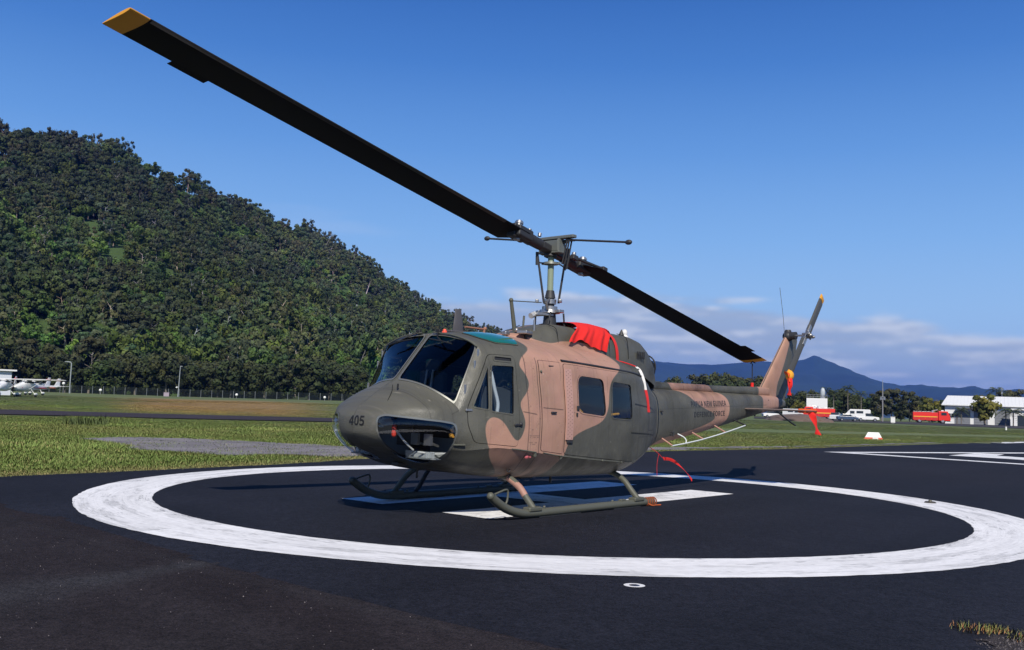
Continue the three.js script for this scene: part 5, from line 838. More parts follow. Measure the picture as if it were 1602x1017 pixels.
// ---------------------------------------------------------------- covers, streamers and ties hung on the helicopter
function ribbonGeo(path, w, dir, wob = 0.02, seg = 24, twist = .5) {            // cloth strip along a path, with a slight curl
  const c = new THREE.CatmullRomCurve3(path.map(p => V(...p))), pos = [], uv = [], idx = [], D = V(...dir).normalize();
  for (let i = 0; i <= seg; i++) { const t = i / seg, p = c.getPoint(t), tw = Math.sin(t * 7) * twist, n = V(0, 0, 0).crossVectors(c.getTangent(t), D).normalize(), d = D.clone().multiplyScalar(Math.cos(tw)).addScaledVector(n, Math.sin(tw)); for (const s of [-1, 0, 1]) { const q = p.clone().addScaledVector(d, s * w / 2).addScaledVector(n, (s === 0 ? wob : 0)); pos.push(q.x, q.y, q.z); uv.push(t, s); } }
  for (let i = 0; i < seg; i++) for (let j = 0; j < 2; j++) { const a = i * 3 + j, b = a + 1, e = a + 3, d = e + 1; idx.push(a, b, e, b, d, e); }
  const g = new THREE.BufferGeometry(); g.setAttribute('position', new THREE.Float32BufferAttribute(pos, 3)); g.setAttribute('uv', new THREE.Float32BufferAttribute(uv, 2)); g.setIndex(idx); g.computeVertexNormals(); return g;
}
const cloth = (c) => new THREE.MeshStandardMaterial({ color: c, roughness: .9, side: THREE.DoubleSide });
const RED = cloth(lin(.70, .016, .012)), RED2 = cloth(lin(.55, .02, .022)), WHT = cloth(lin(.74, .72, .68)), ORG = cloth(lin(.72, .10, .012)), YEL = cloth(lin(.72, .34, .03));
{
  // red cover draped over the engine intake: follows the cowling, edges hang in folds
  const pos = [], uv = [], idx = [], N = 44, Mm = 40;
  for (let i = 0; i <= N; i++) for (let j = 0; j <= Mm; j++) {
    const u = i / N, v = j / Mm; let x = lerp(.08, -.86, u) - .015 * Math.sin(v * 9); const a = lerp(Math.PI * .97, Math.PI * .03, v), ex = 3.2, c = Math.cos(a), s = Math.sin(a);
    const w = .545 + .012 * Math.sin(u * 26 + v * 3) * (1 - s) + .03, top = 2.745 + .025 * Math.sin(u * Math.PI) + .01 * fbm(u * 5, v * 5, 1, 3);
    x += lerp(.16, -.24, sstep(0, 1, s)) * (1 - .35 * u); let y = lerp(2.30 - .05 * u, top, Math.pow(Math.max(0, s), 2 / ex)), z = w * Math.sign(c) * Math.pow(Math.abs(c), 2 / ex);
    // the lower edge rises in a notch where the cloth is gathered
    const low = 1 - sstep(0, .35, s), notch = Math.exp(-Math.pow((u - .33) / .13, 2)); y += low * (notch * .075 - .05 * sstep(.45, .9, u) + .012 * Math.sin(u * 30));
    const fold = (Math.sin(u * 17 + v * 4 + 2 * fbm(u * 3, v * 3, 2, 2)) * .013 + Math.sin(u * 41 + v * 2) * .005) * sstep(.95, .5, s);
    z += fold * Math.sign(c || 1); x += fold * .5;
    pos.push(x, y, z); uv.push(u, v);
  }
  for (let i = 0; i < N; i++) for (let j = 0; j < Mm; j++) { const a = i * (Mm + 1) + j, b = a + 1, e = a + Mm + 1, d = e + 1; idx.push(a, b, e, b, d, e); }
  const g = new THREE.BufferGeometry(); g.setAttribute('position', new THREE.Float32BufferAttribute(pos, 3)); g.setAttribute('uv', new THREE.Float32BufferAttribute(uv, 2)); g.setIndex(idx); g.computeVertexNormals();
  tag(part('intake_cover', g, RED, scene), 'bright red cloth cover draped over the engine intake behind the mast', 'cover');
}
{
  // exhaust cover strap and its hanging streamer
  const band = []; for (let i = 0; i <= 40; i++) { const a = lerp(Math.PI, 0, i / 40), c = Math.cos(a), s = Math.sin(a), ex = 3.1; band.push([-1.09, lerp(2.10, 2.69, Math.pow(Math.max(s, 0), 2 / ex)), .555 * Math.sign(c) * Math.pow(Math.abs(c), 2 / ex)]); }
  tag(part('cover_strap', ribbonGeo(band, .075, [1, 0, 0], .004, 80, 0), cloth(lin(.62, .02, .02)), scene), 'narrow dark red strap over the rear engine cowling', 'strap');
  const t = thing('exhaust_streamer', 'ribbon with white upper half and red lower half hanging behind the cargo door', 'streamer', [-1.3, 2.1, -.8]);
  const L = p => p.map(q => [q[0] + 1.3, q[1] - 2.1, q[2] + .8]);
  part('cord', tube(L([[-1.09, 2.2, -.555], [-1.14, 2.16, -.70], [-1.17, 2.11, -.85]]), .010, 14, 6), RED2, t);
  part('white_ribbon', ribbonGeo(L([[-1.17, 2.11, -.86], [-1.12, 2.05, -.96], [-1.10, 1.92, -1.04], [-1.10, 1.74, -1.085]]), .058, [1, 0, .3], .004, 24, .06), WHT, t);
  part('red_ribbon', ribbonGeo(L([[-1.10, 1.745, -1.087], [-1.11, 1.6, -1.12], [-1.12, 1.40, -1.14]]), .052, [1, 0, .3], .004, 24, .08), RED2, t);
}
{
  // streamer blown out under the boom root
  const t = thing('belly_streamer', 'red streamer hanging from a cord below the rear fuselage', 'streamer', [-2.5, .8, -.3]);
  const L = p => p.map(q => [q[0] + 2.5, q[1] - .8, q[2] + .3]);
  part('cord', tube(L([[-2.5, .80, -.30], [-2.72, .72, -.30], [-2.95, .60, -.30]]), .006, 14, 5), RED2, t);
  part('loose_cord', tube(L([[-2.80, .69, -.30], [-2.78, .50, -.28], [-2.82, .30, -.26]]), .004, 14, 5), RED2, t);
  part('ribbon', ribbonGeo(L([[-2.95, .60, -.30], [-3.2, .575, -.30], [-3.5, .47, -.30], [-3.75, .33, -.30], [-3.95, .19, -.30]]), .06, [.35, 1, .1], .006), RED, t);
}
{
  const t = thing('blade_tie', 'dark tie with a red weight running from the rear rotor blade tip to the boom', 'tie-down', [-6.86, 1.95, -.02]);
  part('strap', [box(.03, .38, .012, 0, .33, 0, 0, .003), tube([[-.03, .52, .05], [0, .56, 0], [-.02, .53, -.06]], .012, 10, 5)], std(lin(.02, .022, .03), .9), t);
  part('weight', [new THREE.CylinderGeometry(.03, .036, .10, 14).translate(0, .07, 0), box(.02, .06, .02, 0, .03, 0)], RED, t);
}
{
  const t = thing('tail_rotor_streamer', 'red and yellow cloth knotted round the lower tail rotor blade tip', 'streamer', [-7.68, 2.20, -.47]);
  const kn = new THREE.SphereGeometry(.095, 18, 12), q = kn.attributes.position; for (let i = 0; i < q.count; i++) { const n = .75 + .5 * fbm(q.getX(i) * 14, q.getY(i) * 14, q.getZ(i) * 14, 3); q.setXYZ(i, q.getX(i) * n, q.getY(i) * n * 1.1, q.getZ(i) * n * .9); } kn.computeVertexNormals();
  part('knot', kn.translate(.04, .06, -.02), YEL, t);
  part('wrap', ribbonGeo([[.10, .12, .06], [.16, .05, -.06], [.17, -.06, -.08]], .12, [0, 1, .2], .02), ORG, t);
  part('tail', ribbonGeo([[.12, .02, -.06], [.14, -.14, -.08], [.12, -.26, -.06], [.10, -.36, -.04]], .10, [1, 0, .5], .01), RED, t);
}
{
  const t = thing('stabiliser_streamer', 'orange red streamer tied to the tip of the port stabiliser', 'streamer', [-6.45, 1.5, -1.42]);
  part('sleeve', [box(.58, .085, .16, 0, .015, .02, 0, .03)], ORG, t);
  part('ribbon', ribbonGeo([[.02, .0, -.06], [-.02, -.12, -.09], [-.10, -.30, -.12], [-.17, -.44, -.13]], .14, [1, .1, .4], .015), RED, t);
}
{
  const t = thing('skid_tie', 'orange rope wound round the rear end of the near skid', 'tie', [-.85, .06, -1.3]);
  const g = []; for (let i = 0; i < 5; i++) g.push(new THREE.TorusGeometry(.060, .010, 6, 18).rotateY(Math.PI / 2 + .12 * (i - 2)).translate(.02 - i * .05, .0, 0));
  part('rope', g, cloth(lin(.24, .06, .02)), t);
  part('loose_end', tube([[.05, -.02, -.07], [.0, -.045, -.11], [-.12, -.047, -.10], [-.2, -.045, -.13]], .010, 18, 6), cloth(lin(.42, .09, .02)), t);
}
// ---------------------------------------------------------------- buildings, vehicles, aircraft, posts
const WHITEP = std(lin(.76, .76, .74), .5), CREAM = std(lin(.66, .64, .57), .7), DKGL = std(lin(.03, .04, .05), .15), TYRE = std(lin(.02, .02, .02), .9), REDP = std(lin(.72, .028, .018), .4), YELP = std(lin(.75, .40, .04), .5), MIDGREY = std(lin(.20, .21, .23), .8), CHR = std(lin(.5, .5, .5), .3, .7);  // the mid grey is the own colour of doors, bumpers and posts
const faceCam = p => Math.atan2(EYE.x - p.x, EYE.z - p.z);        // heading that turns a thing's +z towards the viewpoint
{
  // long white hangar: low roof towards us, eave shading a wall with doors
  const p = survey(1552, 256, 640), t = thing('hangar', 'long white hangar with low roof and grey doors at the right border', 'building', [p.x, groundY(p.x, p.z), p.z], faceCam(p));
  const W = 20.5, D = 14, E0 = 4.4, RG = 7.0;
  part('wall', [box(W, E0, .25, 0, E0 / 2, 0), box(.25, E0, D, -W / 2 + .13, E0 / 2, -D / 2 - .13), box(.25, E0, D, W / 2 - .13, E0 / 2, -D / 2 - .13), box(W, E0, .25, 0, E0 / 2, -D - .13)], WHITEP, t);
  const rf = loft([[[-W / 2 - .7, E0 + .05, 1.1], [-W / 2 - .7, E0 + .3, 1.1], [-W / 2 + .3, RG, -D / 2], [-W / 2 - .7, E0 + .3, -D - 1], [-W / 2 - .7, E0 + .05, -D - 1]], [[W / 2 + .7, E0 + .05, 1.1], [W / 2 + .7, E0 + .3, 1.1], [W / 2 + .3, RG, -D / 2], [W / 2 + .7, E0 + .3, -D - 1], [W / 2 + .7, E0 + .05, -D - 1]]]);
  const roof = part('roof', creased(rf.toNonIndexed(), 20), WHITEP, t);
  for (let i = 0; i < 26; i++) { const x = -W / 2 + .4 + i * (W - .8) / 25; const a = [x, E0 + .32, 1.08], b = [x, RG + .02, -D / 2]; part('rib', rod(a, b, .035, .035, 5), WHITEP, roof); }
  for (const [x, w, h] of [[-6.4, 3.4, 3.2], [-2.4, 3.0, 3.6], [2.2, 3.2, 3.4], [5.0, 1.2, 2.3]]) { const d = part('roller_door', box(w, h, .1, x, h / 2, .17), MIDGREY, t); for (let k = 1; k < 6; k++) part('slat', box(w - .05, .04, .03, x, h * k / 6, .235), std(lin(.13, .135, .145), .8), d); }
  for (const x of [-8.9, 7.2]) { const w = part('window', box(1.3, 1.0, .1, x, 2.0, .16), DKGL, t); part('frame', [box(1.45, .08, .06, x, 2.54, .2), box(1.45, .08, .06, x, 1.46, .2), box(.07, 1.0, .06, x, 2.0, .225)], WHITEP, w); }
  part('awning', box(7.0, .12, 2.2, -4.2, 3.9, 1.25), std(lin(.24, .24, .25), .8), t);
  part('mast', [rod([2.2, RG, -D / 2], [2.2, RG + 2.4, -D / 2], .06), box(.3, .35, .2, 2.2, RG + .9, -D / 2), box(.25, .2, .2, 2.2, RG + 1.9, -D / 2)], CHR, t);
  // lower annex
  const q = survey(1606, 248, 650), a = thing('annex', 'lower white flat roofed annex at the right end of the hangar', 'building', [q.x, groundY(q.x, q.z), q.z], faceCam(q));
  part('wall', box(6.5, 3.6, 5, 0, 1.8, -2.5), WHITEP, a); part('roof', box(7.4, .35, 6.2, 0, 3.8, -2.5, 0, .04), WHITEP, a); part('doorway', box(1.6, 2.5, .1, -1.0, 1.25, .03), DKGL, a); part('window', box(1.2, .9, .1, 1.4, 2.0, .03), DKGL, a);
}
{
  const p = survey(-22, 150, 600), t = thing('shed', 'pale white shed cut by the left border', 'building', [p.x, groundY(p.x, p.z), p.z], faceCam(p) + .15);
  part('wall', box(6.2, 3.3, 6, 0, 1.65, -3), std(lin(.60, .63, .68), .7), t);
  part('roof', [box(7.3, .22, 7, 0, 3.45, -3, 0, .03)], WHITEP, t); part('door', box(2.4, 2.4, .08, -1.2, 1.2, .03), MIDGREY, t);
}
// small high-wing aircraft, nose along +x
function lightPlane(name, label, px, d, turn, trim, py) {
  const p = survey(px, d, 610), t = thing(name, label, 'aeroplane', [p.x, groundY(p.x, p.z), p.z], turn);
  const rings = [[3.0, 1.15, .06, .06], [2.9, 1.15, .34, .32], [2.2, 1.18, .46, .44], [1.5, 1.25, .55, .56], [.9, 1.42, .56, .74], [-.2, 1.42, .54, .72], [-.9, 1.3, .46, .52], [-2.4, 1.28, .26, .28], [-4.2, 1.36, .10, .14], [-4.5, 1.38, .04, .06]].map(([x, y, w, h]) => { const r = []; for (let j = 0; j < 18; j++) { const a = j / 18 * Math.PI * 2, c = Math.cos(a), s = Math.sin(a); r.push([x, y + h * Math.sign(s) * Math.abs(s) ** .8, w * Math.sign(c) * Math.abs(c) ** .8]); } return r; });
  part('body', loft(rings), WHITEP, t);
  part('window', [box(1.5, .34, 1.02, .35, 1.86, 0, 0, .08), box(.35, .4, .9, 1.12, 1.8, 0, 0, .1)], DKGL, t);
  part('wing', loft([[.0, -5.4, .5], [.0, -5.3, .95], [.0, -2.5, 1.5], [0, 0, 1.6], [0, 2.5, 1.5], [0, 5.3, .95], [0, 5.4, .5]].map(([q, z, c]) => { const r = []; for (let j = 0; j < 16; j++) { const a = j / 16 * Math.PI * 2, k = (1 - Math.cos(a)) / 2; r.push([.95 - k * c, 2.18 + .02 * Math.abs(z) + .22 * c * (Math.sqrt(k) - k) * (a < Math.PI ? 1 : -.5), z]); } return r; })), WHITEP, t);
  part('strut', [rod([.5, 1.0, .5], [.5, 2.18, 2.4], .03)], WHITEP, t); part('strut', [rod([.5, 1.0, -.5], [.5, 2.18, -2.4], .03)], WHITEP, t);
  const fin = part('tail_fin', loft([[1.4, -3.3, -4.6, .05], [2.0, -3.75, -4.65, .045], [2.65, -4.1, -4.7, .03]].map(([y, a, b, w]) => { const r = []; for (let j = 0; j < 12; j++) { const q = j / 12 * Math.PI * 2, k = (1 - Math.cos(q)) / 2; r.push([lerp(a, b, k), y, Math.sin(q) * w]); } return r; })), WHITEP, t);
  part('fin_stripe', box(.9, .22, .1, -4.25, 2.35, 0), trim, fin);
  part('tailplane', box(.85, .06, 3.3, -4.2, 1.46, 0, 0, .02), WHITEP, t);
  part('propeller', [box(.04, 1.9, .12, 3.08, 1.15, 0, 0, .015), new THREE.ConeGeometry(.14, .3, 12).rotateZ(-Math.PI / 2).translate(3.15, 1.15, 0)], TYRE, t);
  part('stripe', box(5.2, .1, 1.0, -.6, 1.18, 0, 0, .02).scale(1, 1, 1), trim, t);
  for (const [x, z] of [[2.2, 0], [.1, 1.15], [.1, -1.15]]) { const l = part('undercarriage_leg', rod([x, .22, z], [x * .9, .95, z * .45], .035), WHITEP, t); part('wheel', new THREE.CylinderGeometry(.22, .22, .14, 16).rotateX(Math.PI / 2).translate(x, .22, z), TYRE, l); part('wheel_spat', new THREE.SphereGeometry(.2, 12, 8).scale(1.9, .8, .6).translate(x - .05, .36, z), WHITEP, l); }
  return t;
}
{
  const f = faceCam(survey(40, 140)), RT = std(lin(.55, .04, .04), .4), OT = std(lin(.66, .16, .03), .4), BT = std(lin(.08, .10, .25), .4);
  lightPlane('light_aeroplane', 'white light aeroplane with raised tail pointing right near the left border', 44, 140, f - Math.PI / 2 - .60, RT);
  lightPlane('light_aeroplane', 'white light aeroplane parked nearest the shed at the left border', 8, 136, f - Math.PI / 2 - .25, RT);
  lightPlane('light_aeroplane', 'aeroplane with orange trimmed tail behind the other white ones', 58, 160, f - Math.PI / 2 - .75, OT);
}
// road vehicles, front along +x; each with body, glass, wheels
function wheels(t, xs, w, r, y = r) { for (const x of xs) for (const s of [-1, 1]) { const k = part('wheel', new THREE.CylinderGeometry(r, r, .24, 20).rotateX(Math.PI / 2).translate(x, y, s * w), TYRE, t); part('rim', new THREE.CylinderGeometry(r * .55, r * .55, .26, 14).rotateX(Math.PI / 2).translate(x, y, s * w), CHR, k); } }
function profile(pts, w, bev = .06) { const s = new THREE.Shape(pts.map(q => new THREE.Vector2(...q))); const g = new THREE.ExtrudeGeometry(s, { depth: w - 2 * bev, bevelEnabled: true, bevelSize: bev, bevelThickness: bev, bevelSegments: 2, steps: 1 }); return g.translate(0, 0, -(w - 2 * bev) / 2); }
function van(label, px, d, turn, mat, kind, s = 1) {
  const p = survey(px, d, 650), t = thing(kind, label, kind === 'parked_car' ? 'car' : kind === 'pickup' ? 'pickup' : 'van', [p.x, groundY(p.x, p.z) + .05, p.z], faceCam(p) + turn);
  if (kind === 'parked_car') { part('body', profile([[-2.1, .35], [-2.15, .85], [-1.7, .98], [1.0, .95], [2.05, .75], [2.15, .4]], 1.7), mat, t); part('cabin', profile([[-1.6, .95], [-1.1, 1.42], [.3, 1.42], [1.05, .95]], 1.45), DKGL, t); part('roof', box(1.25, .05, 1.3, -.4, 1.46, 0, 0, .02), mat, t); wheels(t, [-1.3, 1.35], .78, .31); }
  else if (kind === 'pickup') { part('body', profile([[-2.4, .45], [-2.4, 1.0], [-.4, 1.0], [-.35, 1.05], [1.3, 1.02], [2.3, .9], [2.35, .45]], 1.7), mat, t); part('cabin', profile([[-.4, 1.0], [-.25, 1.72], [.7, 1.72], [1.25, 1.02]], 1.5), DKGL, t); part('roof', box(1.05, .06, 1.36, .22, 1.76, 0, 0, .02), mat, t); part('tray', [box(1.9, .5, .05, -1.4, 1.2, .8), box(1.9, .5, .05, -1.4, 1.2, -.8)], mat, t); wheels(t, [-1.45, 1.5], .78, .36); }
  else { part('body', profile([[-2.4, .4], [-2.45, 2.0], [-2.3, 2.12], [1.1, 2.12], [1.9, 1.25], [2.3, 1.1], [2.35, .4]], 1.8), mat, t); part('window', [box(.8, .5, 1.84, .75, 1.6, 0), box(1.2, .45, 1.84, -.6, 1.65, 0)], DKGL, t); part('windscreen', box(.05, .9, 1.5, 1.55, 1.66, 0).rotateZ(0), DKGL, t); wheels(t, [-1.5, 1.5], .82, .33); part('bumper', [box(.12, .2, 1.7, 2.36, .45, 0, 0, .03)], MIDGREY, t); }
  for (const sd of [-1, 1]) part('headlight', box(.06, .16, .26, kind === 'parked_car' ? 2.1 : 2.33, .72, sd * .6, 0, .02), CHR, t);
  t.scale.setScalar(s); return t;
}
const BLUEC = std(lin(.05, .08, .14), .3);
van('white van parked behind the soil mound left of the red truck', 1243, 226, -.35, WHITEP, 'parked_van', 1.0);
van('small white car behind the soil mound under the stabiliser', 1207, 240, .3, WHITEP, 'parked_car', 1.0);
van('pale hatchback right beside the tail of the nearer red truck', 1308, 214, 1.4, WHITEP, 'parked_car', 1.1);
van('dark blue car parked before the white van', 1326, 205, .2, BLUEC, 'parked_car', .95);
van('white van parked just behind the dark blue car', 1340, 222, Math.PI, WHITEP, 'parked_van', 1.15);
van('white pickup standing right of the white van', 1357, 214, .1, WHITEP, 'pickup', .95);
// fire trucks
function fireTruck(label, px, d, turn, L) {
  const p = survey(px, d, 650), t = thing('fire_truck', label, 'fire truck', [p.x, groundY(p.x, p.z) + .05, p.z], faceCam(p) + turn);
  part('body', [box(L * .66, 1.75, 2.3, -L * .15, 1.55, 0, 0, .07)], REDP, t);
  part('cab', profile([[L * .20, .7], [L * .20, 2.7], [L * .42, 2.7], [L * .48, 1.6], [L * .5, .7]], 2.3, .08), REDP, t);
  part('windscreen', box(.06, .8, 2.0, L * .475, 2.0, 0), DKGL, t);
  for (const s of [-1, 1]) { part('side_window', box(L * .14, .62, .05, L * .33, 2.15, s * 1.16), DKGL, t); part('stripe', box(L * .62, .20, .03, -L * .15, 1.45, s * 1.17), YELP, t); for (let k = 0; k < 4; k++) part('locker', box(L * .13, .9, .03, -L * .40 + k * L * .165, 1.05, s * 1.165, 0, .01), std(lin(.52, .03, .025), .4), t); part('headlight', box(.06, .2, .3, L * .5 + .02, .95, s * .8, 0, .02), CHR, t); }
  part('chassis', box(L * .95, .25, 1.6, 0, .62, 0), TYRE, t);
  part('bumper', box(.3, .35, 2.35, L * .5 + .1, .62, 0, 0, .05), WHITEP, t);
  part('water_monitor', [new THREE.CylinderGeometry(.25, .3, .5, 14).translate(L * .05, 2.65, 0), rod([L * .05, 2.85, 0], [L * .05 + 1.1, 3.05, 0], .09)], CHR, t);
  part('beacon', [box(.5, .28, 1.2, L * .30, 2.87, 0, 0, .06)], WHITEP, t);
  part('ladder', [rod([-L * .45, 2.6, -.6], [L * .1, 2.6, -.6], .05), rod([-L * .45, 2.6, -.2], [L * .1, 2.6, -.2], .05)], CHR, t);
  wheels(t, [-L * .30, L * .30], 1.02, .55); return t;
}
fireTruck('long red fire truck with yellow stripe left of the hangar', 1456, 238, 0.12, 8.0);
fireTruck('red fire truck with yellow stripe beside the white cabin, behind the soil mound', 1281, 226, Math.PI + .1, 7.0);
{
  const p = survey(1278, 238, 640), t = thing('control_cabin', 'boxy white cabin with a railed roof above the nearer red truck', 'cabin', [p.x, groundY(p.x, p.z), p.z], faceCam(p));
  part('wall', box(4.7, 2.7, 3.2, 0, 3.6, 0, 0, .04), WHITEP, t); part('undercroft', box(4.2, 2.25, 2.8, 0, 1.12, 0), MIDGREY, t);
  const rl = []; for (let i = 0; i <= 6; i++) rl.push(rod([-2.3 + i * .767, 4.95, 1.5], [-2.3 + i * .767, 5.75, 1.5], .03, .03, 6)); rl.push(rod([-2.3, 5.75, 1.5], [2.3, 5.75, 1.5], .03), rod([-2.3, 5.35, 1.5], [2.3, 5.35, 1.5], .03));
  part('railing', rl, CHR, t);
  part('dome', new THREE.SphereGeometry(.75, 20, 14).scale(.75, 1.5, .75).translate(1.3, 6.4, -.3), std(lin(.42, .46, .48), .4), t); part('dome_stand', new THREE.CylinderGeometry(.5, .6, .5, 14).translate(1.3, 5.2, -.3), MIDGREY, t);
}
// posts, lamps, markers
{
  const M1 = std(lin(.30, .33, .34), .5), p = survey(109.5, 222, 600), t = thing('street_lamp', 'grey lamp post with short curved arm near the left border', 'lamp post', [p.x, groundY(p.x, p.z), p.z], faceCam(p));
  part('pole', tube([[0, 0, 0], [0, 3, 0], [0, 6.1, 0], [-.15, 6.5, 0], [-.8, 6.62, 0]], .11, 30, 8), M1, t); part('lamp_head', box(.7, .14, .25, -.95, 6.6, 0, 0, .05), M1, t);
  const q = survey(279.5, 226, 600), u = thing('lamp_mast', 'tall slim mast with a fitting at mid height before the dark trees', 'lamp post', [q.x, groundY(q.x, q.z), q.z], faceCam(q));
  part('pole', rod([0, 0, 0], [.15, 6.9, 0], .12, .07), M1, u); part('loudspeaker', [new THREE.ConeGeometry(.28, .4, 14, 1).rotateZ(1.57).translate(-.45, 2.1, 0), rod([0, 2.1, 0], [-.3, 2.1, 0], .04)], WHITEP, u); part('lamp_head', box(.5, .16, .25, .35, 6.8, 0, 0, .05), M1, u);
  const v = survey(1381, 232, 640), w = thing('flood_light', 'tall floodlight mast between the white pickup and the long red truck', 'floodlight', [v.x, groundY(v.x, v.z), v.z], faceCam(v));
  part('pole', rod([0, 0, 0], [0, 7.6, 0], .14, .10), std(lin(.25, .25, .26), .6), w); part('platform', [box(1.0, .1, .6, 0, 5.6, 0, 0, .02), rod([0, 7.4, 0], [0, 9.4, 0], .06)], M1, w); for (const x of [-.35, .35]) part('lamp', box(.45, .6, .3, x, 5.2, .1, 0, .05), std(lin(.16, .18, .22), .5), w);
}
{
  const WM = std(lin(.78, .77, .72), .6), RM = std(lin(.66, .10, .06), .7), p = survey(1366.5, 66, 680), y = groundY(p.x, p.z), t = thing('gable_marker', 'squat white airfield marker with red foot on the grass', 'marker', [p.x, y - .01, p.z], faceCam(p));
  const tr = (y0, y1, w0, w1, d0, d1) => loft([[y0, w0, d0], [y1, w1, d1]].map(([yy, w, d]) => [[-w / 2, yy, -d / 2], [w / 2, yy, -d / 2], [w / 2, yy, d / 2], [-w / 2, yy, d / 2]])).toNonIndexed();
  part('top', creased(tr(.15, .47, 1.0, .66, .62, .34), 20), WM, t); part('foot', creased(tr(0, .149, 1.18, 1.0, .76, .62), 20), RM, t); part('foot_panel', box(.34, .13, .02, .12, .075, .358).rotateX(0), WM, t);
  const b = survey(1397, 186, 655), bt = thing('marker_box', 'white upright box on the road edge right of the floodlight', 'marker', [b.x, groundY(b.x, b.z) + .05, b.z], faceCam(b));
  part('case', box(.75, 1.0, .6, 0, .62, 0, 0, .05), WM, bt); part('plinth', box(.5, .14, .5, 0, .07, 0), std(lin(.3, .3, .3), .9), bt); part('lid', box(.85, .07, .7, 0, 1.15, 0, 0, .02), WM, bt);
  const c = survey(1574, 150, 668), ct = thing('marker_post', 'little white marker post in the grass before the palms', 'marker', [c.x, groundY(c.x, c.z), c.z]);
  part('post', new THREE.CylinderGeometry(.10, .12, .32, 12).translate(0, .16, 0), WM, ct); part('cap', ball(.12, 0, .36, 0), WM, ct);
  [[98, 214, 2.0, 'tallest white round marker left of the grey lamp post'], [156.5, 214, .9, 'round white marker on the fence right of the grey lamp post'], [370, 216, .85, 'round white marker at the fence under the middle of the hill'], [508, 216, .75, 'round white marker at the fence nearest the helicopter nose']].forEach(([px, d, h, label]) => { const q = survey(px, d, 620), m = thing('round_marker', label, 'marker', [q.x, groundY(q.x, q.z), q.z]); part('disc', new THREE.SphereGeometry(.30, 14, 10).translate(0, h, 0), WM, m); part('post', rod([0, 0, 0], [0, h, 0], .05), MIDGREY, m); });
  const k = survey(260, 219, 620), kt = thing('utility_box', 'low lilac grey cabinet by the fence left of the slim mast', 'cabinet', [k.x, groundY(k.x, k.z), k.z], faceCam(k)); part('case', box(1.1, .85, .6, 0, .45, 0, 0, .03), std(lin(.34, .28, .33), .8), kt); part('lid', box(1.2, .06, .7, 0, .9, 0), std(lin(.34, .28, .33), .8), kt);
}
{
  // wire fence along the foot of the hill
  const t = thing('wire_fence', 'dark wire fence on thin posts along the foot of the hill', 'fence'), PM = std(lin(.22, .24, .24), .7), WM = std(lin(.06, .075, .07), .9), P = [];
  for (let px = -332; px <= 700; px += 17) { const p = survey(px, 232, 620); P.push([p.x, groundY(p.x, p.z), p.z]); }
  for (const p of P) part('post', rod([p[0], p[1], p[2]], [p[0], p[1] + 1.75, p[2]], .045, .045, 6), PM, t);
  const ws = []; for (let i = 0; i + 1 < P.length; i++) { for (let k = 0; k < 7; k++) ws.push(rod([P[i][0], P[i][1] + .1 + k * .26, P[i][2]], [P[i + 1][0], P[i + 1][1] + .1 + k * .26, P[i + 1][2]], .016, .016, 4)); for (let k = 1; k < 12; k++) { const a = k / 12, x = lerp(P[i][0], P[i + 1][0], a), z = lerp(P[i][2], P[i + 1][2], a), y = lerp(P[i][1], P[i + 1][1], a); ws.push(rod([x, y + .05, z], [x, y + 1.7, z], .010, .010, 3)); } }
  part('wire', ws, WM, t).userData.kind = 'stuff';
}
// ---------------------------------------------------------------- grass
function tuftGeo(seed, n, h, w, spread) {
  const R = rng(seed), pos = [], nor = [], idx = [];
  for (let i = 0; i < n; i++) {
    const a = R() * 6.28, r = spread * Math.sqrt(R()), x = Math.cos(a) * r, z = Math.sin(a) * r, hh = h * (.5 + .7 * R()), ln = hh * (.25 + .95 * R()), d = R() * 6.28, dx = Math.cos(d), dz = Math.sin(d), b = w * (.7 + .6 * R()), o = pos.length / 3;
    pos.push(x - dz * b, 0, z + dx * b, x + dz * b, 0, z - dx * b, x + dx * ln * .35 - dz * b * .7, hh * .6, z + dz * ln * .35 + dx * b * .7, x + dx * ln * .35 + dz * b * .7, hh * .6, z + dz * ln * .35 - dx * b * .7, x + dx * ln, hh, z + dz * ln);
    idx.push(o, o + 1, o + 2, o + 1, o + 3, o + 2, o + 2, o + 3, o + 4); for (let k = 0; k < 5; k++) nor.push(dx * .3, .9, dz * .3);
  }
  const g = new THREE.BufferGeometry(); g.setAttribute('position', new THREE.Float32BufferAttribute(pos, 3)); g.setAttribute('normal', new THREE.Float32BufferAttribute(nor, 3)); g.setIndex(idx); return g;
}
const BLADE = new THREE.MeshPhysicalMaterial({ color: lin(1, 1, 1), roughness: .7, side: THREE.DoubleSide, specularIntensity: .3 });
